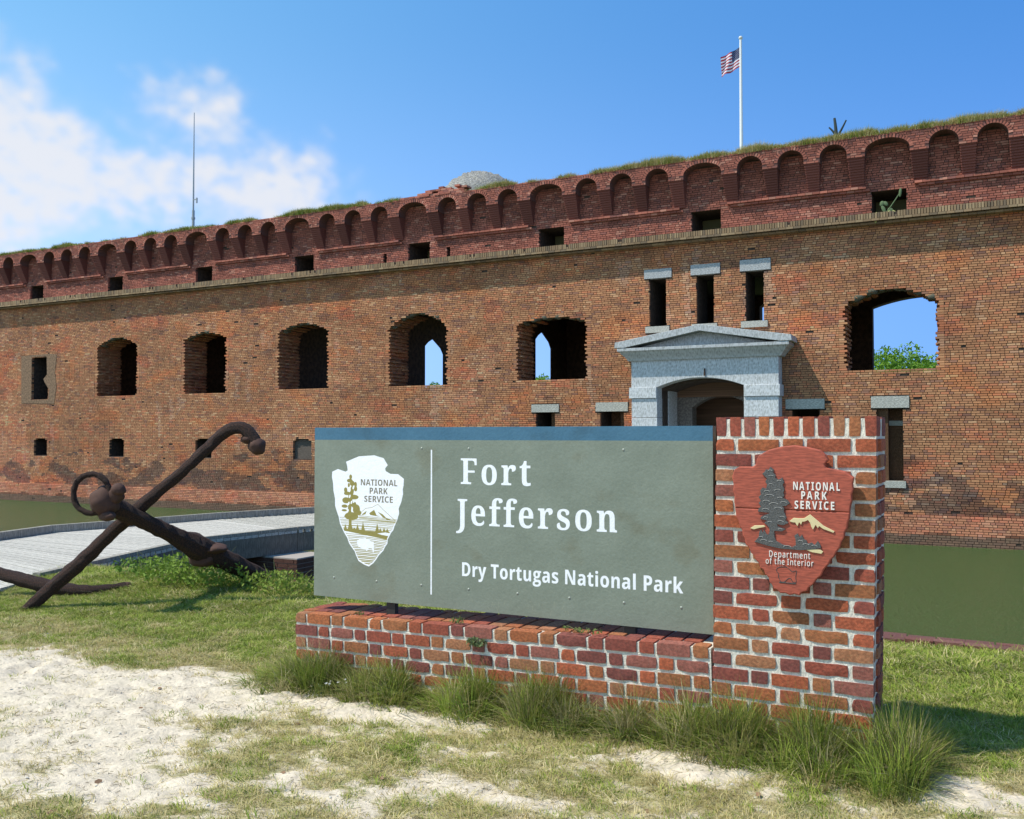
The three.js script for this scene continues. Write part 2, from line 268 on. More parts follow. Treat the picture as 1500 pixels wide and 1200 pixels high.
// parapet face carried on arches
const ZP = ZF + .45, arches = [];
for (const c of bayX) { arches.push([c, .585, .32]); for (const d of [1.44, 2.63, 3.82]) arches.push([c + d, .372, .33]); }
arches.sort((a, b) => a[0] - b[0]);
const SP = 9.72, FB = 9.59, FT = 10.17;
{
  const pts = [[X0, FT], [X0, FB]];
  for (const [c, h, rise] of arches) { if (c - h < X0 + .2 || c + h > X1 - .2) continue; pts.push([c - h, FB], [c - h, SP]); for (let k = 1; k < 14; k++) { const a = Math.PI * (1 - k / 14); pts.push([c + h * Math.cos(a), SP + rise * Math.sin(a)]); } pts.push([c + h, SP], [c + h, FB]); }
  pts.push([X1, FB], [X1, FT]);
  const sh = new THREE.Shape(pts.map((p) => new THREE.Vector2(...p)).reverse());
  const redCore = std(lin(.13, .06, .05), { roughness: 1 });
  part('parapet_band', new THREE.ExtrudeGeometry(sh, { depth: .43, bevelEnabled: false }).translate(0, 0, ZP - .012 - .43), redCore, fort);
  for (let idx = 0, y = FB + .004; y < FT - .03; idx++, y += CH) course(redItems, y, X0, X1, ZP, (yc) => {
    const cuts = [];
    for (const [c, h, rise] of arches) { const H = h + .105, R = rise + .105; if (yc < SP) cuts.push([c - h - (yc > SP - .03 ? .105 : 0), c + h + (yc > SP - .03 ? .105 : 0)]); else if (yc < SP + R) { const w = H * Math.sqrt(1 - ((yc - SP) / R) ** 2); cuts.push([c - w, c + w]); } }
    return cuts;
  }, (x, yy, r) => redColour(x, yy, r), idx);
  for (const [c, h, rise] of arches) {                 // rings of bricks on edge round each arch
    const n = Math.round(Math.PI * (h + rise) / 2 / .068);
    for (let k = 0; k < n; k++) { const a = Math.PI * (k + .5) / n, ex = c + (h + .05) * Math.cos(a), ey = SP + (rise + .05) * Math.sin(a); dummy.position.set(ex, ey, ZP - .1); dummy.rotation.set(0, 0, Math.atan2(Math.sin(a) / rise, Math.cos(a) / h)); dummy.scale.set(.1, .056, .2 + .01 * R1()); dummy.updateMatrix(); redItems.push({ m: dummy.matrix.clone(), c: redColour(ex, ey, R1).multiplyScalar(1.1) }); }
  }
  // tapering brackets between the arches: one mesh each, stepped course by course
  const cornMat = std(lin(.27, .085, .062), { map: rep(mottleTex, 2, 2), roughness: .95 });
  const shades = [1, .82, 1.15].map((s) => { const m = cornMat.clone(); m.color.multiplyScalar(s); return m; });
  arches.forEach(([c, h], i) => {
    const nx = arches[i + 1]; if (!nx) return; const a = c + h + .01, b = nx[0] - nx[1] - .01; if (a < X0 || b > X1) return;
    const gs = [], yb = 8.83; for (let k = 0, y = yb; y < FB - .01; k++, y += CH) { const t = (y - yb) / (FB - yb), d = .05 + .39 * t, ins = .05 * (1 - t); const y1 = Math.min(y + CH - .009, FB - .004); gs.push(box(a + ins, b - ins, y, y1, ZF - .05, ZF + d)); if (k) gs.push(box(a + ins + .012, b - ins - .012, y - .01, y, ZF - .05, ZF + d - .02)); }
    part('bracket', mergeGeometries(gs), shades[i % 3], fort);
  });
  // string course under the brackets, broken at every wide arch
  for (let i = 0; i < bayX.length - 1; i++) for (let k = 0, x = bayX[i] + .68; x < bayX[i + 1] - .8; k++, x += .21) { inst(redItems, x, x + .2, 8.755, 8.82, ZF - .05, ZF + .125 + .012 * R1(), redColour(x, 8.8, R1).multiplyScalar(1.15)); inst(redItems, x + .1, x + .3, 8.685, 8.745, ZF - .05, ZF + .07 + .01 * R1(), redColour(x, 8.8, R1)); }
  // cordon: corbelled courses and a row of bricks on edge
  for (let x = X0, k = 0; x < X1; x += .0745, k++) { const t = R1() < .05 ? .1 : 0; inst(fortItems, x, x + .058, 7.82, 7.975 - t, ZF - .05, ZF + .37 + .02 * R1(), cordonColour(x, R1)); }
  for (let x = X0, k = 0; x < X1; x += .213, k++) for (const [y0, y1, d] of [[7.752, 7.812, .385], [7.685, 7.742, .25]]) inst(fortItems, x + (d > .3 ? .1 : 0), x + .203 + (d > .3 ? .1 : 0), y0, y1, ZF - .05, ZF + d + .008 * R1(), cordonColour(x, R1));
  part('cordon_core', mergeGeometries([box(X0, X1, 7.75, 7.96, ZF - .013, ZF + .345), box(X0, X1, 7.69, 7.75, ZF - .013, ZF + .23)]), coreMat, fort);
  // broken remains of a higher coping
  const rb = rngOf(5);
  for (let row = 0; row < 4; row++) for (let x = -18.6 + row * .55; x < -15.95; x += .215) if (rb() > .13 * row) inst(redItems, x, x + .205, FT + row * .075, FT + row * .075 + .068, ZP - .36 + .08 * rb(), ZP - .02 + .05 * rb(), redColour(x, 10, rb).multiplyScalar(1.1));
}
for (const [p, q, y0, y1, z1, c] of singles) { const g = box(p, q, y0, y1, ZF - .1, z1), n = g.attributes.position.count, a = new Float32Array(n * 3); for (let i = 0; i < n; i++) { a[i * 3] = c.r; a[i * 3 + 1] = c.g; a[i * 3 + 2] = c.b; } g.setAttribute('color', new THREE.BufferAttribute(a, 3)); part('brick', g, singleMat, fort); }
instanced('wall_bricks', unit, brickMat, fortItems, fort);
instanced('parapet_bricks', unit, brickMat, redItems, fort);
// stone lintels and sills
const stoneA = std(lin(.62, .61, .54), { map: rep(mottleTex, 1, 1), bumpMap: pitTex, bumpScale: .003 });
const graniteMat = std(lin(.55, .57, .58), { map: rep(mottleTex, 1, 1), bumpMap: grainTex, bumpScale: .003 });
stones.forEach(([a, b, y0, y1], i) => part(y1 - y0 < .22 ? 'sill' : 'lintel', box(a, b, y0, y1, ZF - .2, ZF + (y1 - y0 < .22 ? .06 : .035)), i < 3 ? graniteMat : stoneA, fort));
{ // rendered surround of the narrow opening, broken at one side
  const sh = new THREE.Shape([[-40.05, 3.2], [-37.75, 3.15], [-37.6, 3.9], [-37.72, 4.6], [-37.6, 5.4], [-38.1, 5.45], [-40.1, 5.42]].map((p) => new THREE.Vector2(...p)));
  sh.holes.push(new THREE.Path([[-39.35, 3.35], [-38.16, 3.35], [-38.1, 3.8], [-38.42, 4.15], [-38.5, 4.3], [-38.26, 4.5], [-38.3, 5.35], [-39.35, 5.35]].map((p) => new THREE.Vector2(...p))));
  part('plaster_surround', new THREE.ExtrudeGeometry(sh, { depth: .03, bevelEnabled: false }).translate(0, 0, ZF - .016), std(lin(.33, .20, .115), { map: rep(mottleTex, .8, .8), bumpMap: grainTex, bumpScale: .01 }), fort);
  part('blocked_window', box(-23.8, -22.9, .79, 1.56, ZF - .3, ZF - .12), std(lin(.2, .16, .13), { map: rep(mottleTex, 2, 2), bumpMap: pitTex, bumpScale: .02 }), fort);
  const fill = std(lin(.25, .125, .062), { map: rep(mottleTex, 2, 2), bumpMap: pitTex, bumpScale: .02, roughness: 1 });
  for (const [a, b, z, y1] of [[-2.652, -2.36, -28.14, 2.47], [-2.358, -1.962, -28.5, 2.47], [-12.88, -12.662, -28.22, 2.47], [-10.42, -10.232, -28.22, 2.47], [-11.0, -10.42, -28.9, 2.47]]) part('blocked_window', box(a, b, .42, y1, z - .25, z), fill, fort);
  part('inner_lintel', box(-2.36, -1.96, 1.98, 2.12, -28.6, -28.47), stoneA, fort);
  // crumbling concrete at the heads of the embrasures
  const rr = rngOf(31), rub = std(lin(.15, .14, .10), { roughness: 1, bumpMap: grainTex, bumpScale: .02 });
  for (const o of openings) if (o.ragged) {
    const gs = []; const c = (o.x0 + o.x1) / 2, h = (o.x1 - o.x0) / 2;
    for (let k = 0; k < 46; k++) { const t = -1 + 2 * rr(), x = c + h * t * .96, y = o.y1 + o.rise * (1 - t * t) + .07 - .06 * rr(), g = new THREE.IcosahedronGeometry(.05 + .09 * rr(), 1), p = g.attributes.position; for (let i = 0; i < p.count; i++) { const s = 1 + .3 * n3(p.getX(i) * 9 + k, p.getY(i) * 9, p.getZ(i) * 9); p.setXYZ(i, p.getX(i) * s * 1.2, p.getY(i) * s * .7, p.getZ(i) * s); } g.translate(x, y, ZF - .1 - .45 * rr() * rr()); gs.push(g); }
    part('rubble_head', mergeGeometries(gs), rub, fort);
  }
}
// casemates behind the wall
{
  const inner = std(lin(.24, .14, .085), { map: rep(mottleTex, .4, .4), roughness: 1 }), ZB = -35.3;
  part('casemate_floor', box(X0, X1, 2.95, 3.4, ZB - .6, ZF - 1.335), inner, fort);
  part('terreplein', box(X0, X1, 7.0, 10.1, ZB - .9, ZF - 1.335), std(lin(.2, .2, .1), { roughness: 1 }), fort);
  part('lower_back_wall', box(X0, X1, -1.6, 2.94, -31.6, -31.2), inner, fort);
  const sh = new THREE.Shape([[X0, 3.41], [X1, 3.41], [X1, 6.98], [X0, 6.98]].map((p) => new THREE.Vector2(...p)));
  const hole = (a, b, y0, y1, rise) => { const pts = [[a, y0], [b, y0], [b, y1]]; for (let k = 1; k < 12; k++) { const t = k / 12; pts.push([b + (a - b) * t, y1 + rise * (1 - (2 * t - 1) ** 2)]); } pts.push([a, y1]); sh.holes.push(new THREE.Path(pts.map((p) => new THREE.Vector2(...p)))); };
  hole(-3.45, .2, 3.45, 6.3, .32); hole(-7.44, -5.6, 3.45, 6.6, .3); hole(-20.1, -16.1, 3.45, 6.3, .4); hole(-25.3, -21.4, 3.45, 6.3, .4); hole(-14.4, -12.9, 3.45, 4.2, .2); hole(3, 7, 3.45, 6.3, .4);
  part('rear_wall', new THREE.ExtrudeGeometry(sh, { depth: .5, bevelEnabled: false }).translate(0, 0, ZB - .5), inner, fort);
  for (const c of bayX) {
    const x = c + BAY / 2, s2 = new THREE.Shape([[29.345, 3.41], [35.28, 3.41], [35.28, 6.98], [29.345, 6.98]].map((p) => new THREE.Vector2(...p)));
    const d0 = x < -18 ? 32.58 : 32.27; if (x > -22 && x < -14) s2.holes.push(new THREE.Path([[d0, 3.45], [d0 + 1.5, 3.45], [d0 + 1.5, 5.2], [d0 + 1.28, 5.45], [d0 + .62, 5.79], [d0 + .25, 5.62], [d0, 5.44]].map((p) => new THREE.Vector2(...p))));
    if (x > -5.5 && x < -4) continue;
    part('cross_wall', new THREE.ExtrudeGeometry(s2, { depth: .06, bevelEnabled: false }).rotateY(Math.PI / 2).translate(x - .06, 0, 0), inner, fort);
  }
  part('cross_wall', box(-4.95, -4.25, 3.42, 6.97, ZB + .02, -29.35), inner, fort);
}
{ // granite gateway with a pediment
  const gate = new THREE.Group(); gate.name = 'gateway'; fort.add(gate);
  const granite = (s, o = {}) => std(lin(.66 * s, .68 * s, .69 * s), { map: rep(graniteTex, .8, .8), bumpMap: grainTex, bumpScale: .0012, roughness: .85, ...o });
  const g1 = granite(1), g1b = granite(.96), g2 = granite(.84), g3 = granite(1.08), ZG = -27.5;  // cornice granite is a darker copy, its shade put into the colour
  const pl = (name, pts, z0, z1, m) => part(name, new THREE.ExtrudeGeometry(new THREE.Shape(pts.map((p) => new THREE.Vector2(...p))), { depth: z1 - z0 - .016, bevelEnabled: true, bevelSize: .008, bevelThickness: .008, bevelSegments: 1 }).translate(0, 0, z0 + .008), m, gate);
  const bl = (name, x0, x1, y0, y1, z0, z1, m) => pl(name, [[x0 + .008, y0 + .008], [x1 - .008, y0 + .008], [x1 - .008, y1 - .008], [x0 + .008, y1 - .008]], z0, z1, m);
  const rows = [-.1, .5, 1.05, 1.62, 2.25, 2.86];
  for (let k = 0; k < rows.length - 1; k++) { bl('pilaster_block', -9.79, -8.96, rows[k] + .006, rows[k + 1] - .006, -28.4, ZG, [g1, g3][k % 2]); bl('pilaster_block', -6.28, -5.27, rows[k] + .006, rows[k + 1] - .006, -28.4, ZG, [g3, g1][k % 2]); }
  bl('impost_block', -9.86, -8.97, 2.86, 3.2, -28.4, ZG + .05, g3); bl('impost_block', -6.27, -5.22, 2.86, 3.2, -28.4, ZG + .05, g3);
  const arc = (a, b, y, rise, n = 12) => Array.from({ length: n + 1 }, (_, k) => { const t = k / n; return [a + (b - a) * t, y + rise * (1 - (2 * t - 1) ** 2)]; });
  // frieze: three stones round the flat arch
  const A = arc(-8.97, -6.27, 3.2, .27, 24), cut = [0, 5, 10, 15, 20, 24], topX = [-9.79, -8.75, -7.95, -7.05, -6.2, -5.27];
  for (let k = 0; k < 5; k++) { const lo = A.slice(cut[k], cut[k + 1] + 1).map(([x, y]) => [x, y]); if (k === 0) lo.unshift([-9.79, 3.205]); if (k === 4) lo.push([-5.27, 3.205]); const poly = [...lo, [topX[k + 1] - .004, 4.03], [topX[k] + .004, 4.03]]; pl('frieze_block', poly, -28.3, ZG - .002 * (k % 2), [g1, g1b, g1, g1b, g1][k]); }
  // cornice: coved, deeper at the top; returns at the ends
  const prof = [[0, 4.03], [.06, 4.03], [.1, 4.1], [.26, 4.28], [.33, 4.33], [.33, 4.42], [0, 4.42]];
  const corn = (() => { const pos = [], idx = []; const L = -9.82, Rr = -5.24; prof.forEach(([d, y]) => { pos.push(L - d, y, -28.2, L - d, y, ZG + d, Rr + d, y, ZG + d, Rr + d, y, -28.2); }); const n = prof.length; for (let k = 0; k < n - 1; k++) for (let j = 0; j < 3; j++) { const a = k * 4 + j, b = a + 1, c = a + 4, d = c + 1; idx.push(a, b, d, a, d, c); } const t = (n - 2) * 4; idx.push(t, t + 1, t + 2, t, t + 2, t + 3); idx.push(0, 3, 2, 0, 2, 1); const g = new THREE.BufferGeometry(); g.setAttribute('position', new THREE.Float32BufferAttribute(pos, 3)); g.setIndex(idx); const e = g.toNonIndexed(); e.computeVertexNormals(); e.setAttribute('uv', new THREE.Float32BufferAttribute(new Float32Array(e.attributes.position.count * 2).map((_, i) => (i % 2 ? e.attributes.position.getY(i >> 1) : e.attributes.position.getX(i >> 1))), 2)); return e; })();
  part('cornice', corn, g2, gate);
  pl('tympanum', [[-9.7, 4.425], [-5.36, 4.425], [-7.53, 4.86]], -28.2, ZG - .02, g1);
  for (const s of [-1, 1]) { const cx = -7.53, w = 2.68; pl('raking_cornice', s < 0 ? [[cx, 4.86], [cx, 5.04], [cx - w, 4.6], [cx - w - .02, 4.44], [cx - w + .3, 4.44]] : [[cx + w - .3, 4.44], [cx + w + .02, 4.44], [cx + w, 4.6], [cx, 5.04], [cx, 4.86]], -28.15, ZG + .345 + .003 * s, g2); }
  // deep reveals and the inner arch
  bl('reveal_block', -8.99, -8.87, -.1, 3.2, -29.35, -28.42, g1); bl('reveal_block', -6.33, -6.21, -.1, 3.2, -29.35, -28.42, g1);
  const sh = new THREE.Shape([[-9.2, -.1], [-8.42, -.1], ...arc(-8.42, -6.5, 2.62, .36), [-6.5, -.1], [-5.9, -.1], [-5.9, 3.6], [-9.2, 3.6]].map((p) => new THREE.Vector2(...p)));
  part('inner_arch', new THREE.ExtrudeGeometry(sh, { depth: .5, bevelEnabled: false }).translate(0, 0, -30.0), std(lin(.30, .27, .24), { map: rep(mottleTex, 1, 1) }), gate);  // stone coloured darker than the gateway to stand in for deep shade
  part('lamp_hook', new THREE.CylinderGeometry(.02, .03, .22, 8).translate(-7.45, 3.62, ZG + .03), std(lin(.06, .03, .02)), gate);
  part('threshold', box(-9.0, -6.2, -.6, -.02, -29.4, -26.9), graniteMat, gate);
}

// ------------------------------------------------------------------ plants: blade tufts
function tuft(seed, n, len, wid, spread, lean, lenVar = .5) {
  const r = rngOf(seed), pos = [], idx = [], uv = [];
  for (let k = 0; k < n; k++) {
    const a = r() * 6.283, d = spread * Math.sqrt(r()), bx = d * Math.cos(a), bz = d * Math.sin(a), h = len * (1 - lenVar + lenVar * r()), dir = a + (r() - .5) * 2.4, l = lean * (.35 + r()), px = -Math.sin(dir + r()) * wid / 2, pz = Math.cos(dir + r()) * wid / 2, b = pos.length / 3;
    const P = (t) => [bx + Math.cos(dir) * l * h * t * t, h * t * (1 - .35 * l * t), bz + Math.sin(dir) * l * h * t * t];
    const p0 = P(0), p1 = P(.55), p2 = P(1);
    pos.push(p0[0] - px, p0[1], p0[2] - pz, p0[0] + px, p0[1], p0[2] + pz, p1[0] - px * .8, p1[1], p1[2] - pz * .8, p1[0] + px * .8, p1[1], p1[2] + pz * .8, p2[0], p2[1], p2[2]);
    idx.push(b, b + 1, b + 3, b, b + 3, b + 2, b + 2, b + 3, b + 4);
  }
  const g = new THREE.BufferGeometry(); g.setAttribute('position', new THREE.Float32BufferAttribute(pos, 3)); g.setIndex(idx); g.computeVertexNormals(); return g;
}
const bladeMat = new THREE.MeshPhysicalMaterial({ color: 0xffffff, roughness: .85, specularIntensity: .25, transmission: .3, thickness: 0, side: THREE.DoubleSide });
const greens = [[.20, .265, .035], [.25, .30, .05], [.15, .215, .03], [.29, .31, .07]], straws = [[.56, .47, .22], [.62, .53, .29], [.46, .38, .17], [.40, .36, .12]];
const pick = (arr, r, f = 1) => { const c = arr[Math.floor(r() * arr.length)], k = f * (.8 + .4 * r()); return lin(c[0] * k, c[1] * k, c[2] * k); };
const place = (x, y, z, ry, s, sy = s, tilt = 0) => { dummy.position.set(x, y, z); dummy.rotation.set(tilt * .5, ry, tilt); dummy.scale.set(s, sy, s); dummy.updateMatrix(); return dummy.matrix.clone(); };
function stuff(name, label, category, geos, items) {   // items carry g: index of the tuft shape
  const o = new THREE.Group(); o.name = numbered(name); o.userData = { label, category, kind: 'stuff' }; scene.add(o);
  geos.forEach((g, k) => { const it = items.filter((i) => i.g === k); if (it.length) instanced('tufts', g, bladeMat, it, o); });
  return o;
}
const inSign = (x, z) => (x > -4.36 && x < -.42 && z < -5.05 && z > -5.7);
{ // short patchy turf
  const geos = [0, 1, 2, 3, 4].map((k) => tuft(200 + k, 15, .05, .0042, .055, .9)).concat([0, 1, 2].map((k) => tuft(220 + k, 12, .06, .0036, .07, 2.6)));
  const r = rngOf(9), items = [];
  for (let k = 0; k < 230000 && items.length < 110000; k++) {
    const z = -2.3 - 5.82 * Math.pow(r(), .85), x = -14.5 + 19 * r();
    const lx = z * .51 * -1; if (x < z * 1.62 - 2 || x > -z * .06 + 2 || inSign(x, z) || (x < -9.7 + .3 * (z + 6) && z < -6.6)) continue;
    const c = cover(x, z); if (r() > c * 1.02 + .015) continue;
    const green = smooth(-.25, .45, fbm(x * .9 + 30, z * 1.2, 3) + .35 * n2(x * 3.3, z * 3.9) + .75 * smooth(-5, -6.4, z) - .12 + .3 * (c - .6));
    const isG = r() < .12 + .62 * green, g = isG ? Math.floor(r() * 5) : (r() < .6 ? 5 + Math.floor(r() * 3) : Math.floor(r() * 5));
    const s = (.55 + .65 * r()) * (.75 + .4 * c) * (1 + .55 * smooth(-6, -7.4, z));
    items.push({ g, m: place(x, gy(x, z) - .004, z, r() * 6.28, s, s * (.6 + .5 * r()), (r() - .5) * .4), c: isG ? pick(greens, r, 1.05 + .35 * r()) : pick(straws, r) });
  }
  stuff('turf', 'short patchy dry and green turf growing over the pale sand', 'grass', geos, items);
}
{ // long grass along the foot of the sign
  const geos = [0, 1, 2, 3].map((k) => tuft(300 + k, 26, .30, .0048, .05, .75)).concat([0, 1].map((k) => tuft(310 + k, 18, .2, .005, .06, 1.5)));
  const r = rngOf(19), items = [];
  for (let k = 0; k < 2500; k++) {
    const x = -4.5 + 4.2 * r(), dens = .16 + .7 * smooth(-.5, .7, n2(x * 2.6, 4) + .5 * n2(x * 7, 9)) + .3 * smooth(-1.5, -.9, x) + .25 * smooth(-4, -4.3, x);
    if (r() > dens) continue;
    const d = .34 * r() * r() * (1 + .5 * smooth(-1.5, -.7, x)), z = -5.09 + d, hh = (.3 + .65 * r()) * (.72 + .45 * n2(x * 2.6, 4) + .22 * smooth(-1.3, -.8, x)) * (1 - .9 * d);
    items.push({ g: Math.floor(r() * 6), m: place(x, gy(x, z) - .01, z, r() * 6.28, .7 + .5 * r(), Math.max(.22, hh) * 1.9, .5 * (r() - .45)), c: r() < .64 ? pick(greens, r, .8 + .5 * r()) : pick(straws, r, .8) });
  }
  for (let k = 0; k < 170; k++) { const z = -5.1 - .55 * r(), x = -.45 + .24 * r() * r(); items.push({ g: Math.floor(r() * 6), m: place(x, gy(x, z) - .01, z, r() * 6.28, .8 + .5 * r(), .5 + .55 * r(), -.1 * r()), c: r() < .8 ? pick(greens, r, 1.1) : pick(straws, r, .8) }); }
  for (let k = 0; k < 60; k++) { const z = -5.1 - .5 * r(), x = -4.36 - .12 * r(); items.push({ g: Math.floor(r() * 6), m: place(x, gy(x, z) - .01, z, r() * 6.28, .8, .3 + .45 * r()), c: pick(greens, r, .8) }); }
  stuff('long_grass', 'long green and straw grass along the foot of the brick sign base', 'grass', geos, items);
}
{ // grass on top of the parapet
  const geos = [0, 1, 2].map((k) => tuft(400 + k, 22, .3, .012, .12, .6));
  const r = rngOf(29), items = [];
  for (let k = 0; k < 20000; k++) {
    const x = X0 + (X1 - X0) * r(), gr = fbm(x * .5, 2, 3) + .28 + .28 * smooth(-16, -8, x); if (r() > gr * 1.5) continue;
    const z = ZP - .05 - .8 * r() * r(), yb = FT - .03 + .02 * r(); if (x > -18.6 && x < -15.9 && z > ZP - .4) continue;
    const s = (.5 + .75 * r()) * (.5 + .8 * clamp(gr)); items.push({ g: k % 3, m: place(x, z < ZF - .03 ? 10.08 : yb, z, r() * 6.28, .9, s, .2 * (r() - .5)), c: r() < (x < -15 ? .65 : .3) ? pick(greens, r, 1.3) : pick(straws, r, 1.1) });
  }
  for (let k = 0; k < 420; k++) { const a = r(), x = -17.6 + 3.4 * a, z = -28.6 - 2.0 * r(); items.push({ g: k % 3, m: place(x, 10.08, z, r() * 6.28, 1.2, 1.2 + 1.2 * Math.sin(a * 3.14), .2 * (r() - .5)), c: pick(greens, r, 1.25) }); }
  stuff('parapet_grass', 'fringe of yellow green grass along the top of the fort parapet', 'grass', geos, items);
  part('wall_top', box(X0, X1, 10.118, 10.16, ZF - 1.3, ZP - .03), std(lin(.17, .17, .08), { roughness: 1 }), fort);
}
function leafMass(seed, n, rx, ry, rz, size, hollow = .35) {
  const r = rngOf(seed), pos = [], nor = [];
  for (let k = 0; k < n; k++) {
    let x, y, z, q; do { x = r() * 2 - 1; y = r() * 2 - 1; z = r() * 2 - 1; q = x * x + y * y + z * z; } while (q > 1 || q < hollow * r() || n3(x * 2.2 + seed, y * 2.2, z * 2.2) < -.22 - .3 * (1 - q));
    const c = V(x * rx, y * ry, z * rz), u = V(r() - .5, r() - .5, r() - .5).normalize(), w = V(r() - .5, r() - .5, r() - .5).cross(u).normalize(), s = size * (.6 + .8 * r());
    const a = c.clone().addScaledVector(u, -s), b = c.clone().addScaledVector(w, s * .45), d = c.clone().addScaledVector(u, s), e = c.clone().addScaledVector(w, -s * .45);
    for (const p of [a, b, d, a, d, e]) pos.push(p.x, p.y, p.z);
  }
  const g = new THREE.BufferGeometry(); g.setAttribute('position', new THREE.Float32BufferAttribute(pos, 3)); g.computeVertexNormals(); return g;
}
const leafMat = (r, g, b) => new THREE.MeshPhysicalMaterial({ color: lin(r, g, b), roughness: .8, specularIntensity: .25, transmission: .35, thickness: 0, side: THREE.DoubleSide });
function limb(a, b, r0, r1, bend = .1, seg = 8) {
  const m = a.clone().lerp(b, .5).add(V(bend * .6, bend * .3, bend * .5)), c = new THREE.QuadraticBezierCurve3(a, m, b), g = new THREE.TubeGeometry(c, seg, 1, 7), p = g.attributes.position;
  for (let i = 0; i <= seg; i++) { const q = c.getPointAt(i / seg), s = r0 + (r1 - r0) * i / seg; for (let j = 0; j <= 7; j++) { const k = i * 8 + j; p.setXYZ(k, q.x + (p.getX(k) - q.x) * s, q.y + (p.getY(k) - q.y) * s, q.z + (p.getZ(k) - q.z) * s); } }
  g.computeVertexNormals(); return g;
}
const bark = std(lin(.14, .11, .08), { roughness: 1 });
function tree(x, z, h, cr, seed, label) {
  const t = thing('tree', label, 'tree', [x, -.1, z], 'trees on the parade ground'), r = rngOf(seed), gs = [limb(V(0, 0, 0), V(.1, h * .6, 0), .22, .12, .1)], cg = [];
  for (let k = 0; k < 6; k++) { const a = k * 1.05 + r(), e = V(Math.cos(a) * cr * .62, h * (.62 + .22 * r()), Math.sin(a) * cr * .62); gs.push(limb(V(.08, h * .5, 0), e, .1, .03, .2)); cg.push(leafMass(seed * 7 + k, 420, cr * .5, cr * .42, cr * .5, .11).translate(e.x, e.y + .2, e.z)); }
  cg.push(leafMass(seed * 7 + 9, 700, cr * .6, h * .18, cr * .6, .11).translate(.1, h * .81, 0));
  part('trunk', mergeGeometries(gs), bark, t); part('crown', mergeGeometries(cg), leafMat(.17, .32, .035), t);
}
tree(-5.3, -60, 7.0, 1.7, 3, 'bright green leafy tree seen through the wide embrasure beside the gateway');
tree(-3.9, -59, 7.4, 1.9, 4, 'bright green leafy tree seen through the wide embrasure beside the gateway');
tree(-2.2, -61, 6.9, 1.8, 6, 'bright green leafy tree seen through the wide embrasure beside the gateway');
tree(-.9, -60.5, 6.8, 1.7, 16, 'bright green leafy tree seen through the wide embrasure beside the gateway');
tree(-37.3, -60, 6.0, 1.2, 8, 'far green tree whose tip shows through a pointed inner arch');
tree(-28.1, -60, 6.3, 1.2, 12, 'far green tree whose tip shows through the square embrasure beside the gateway');

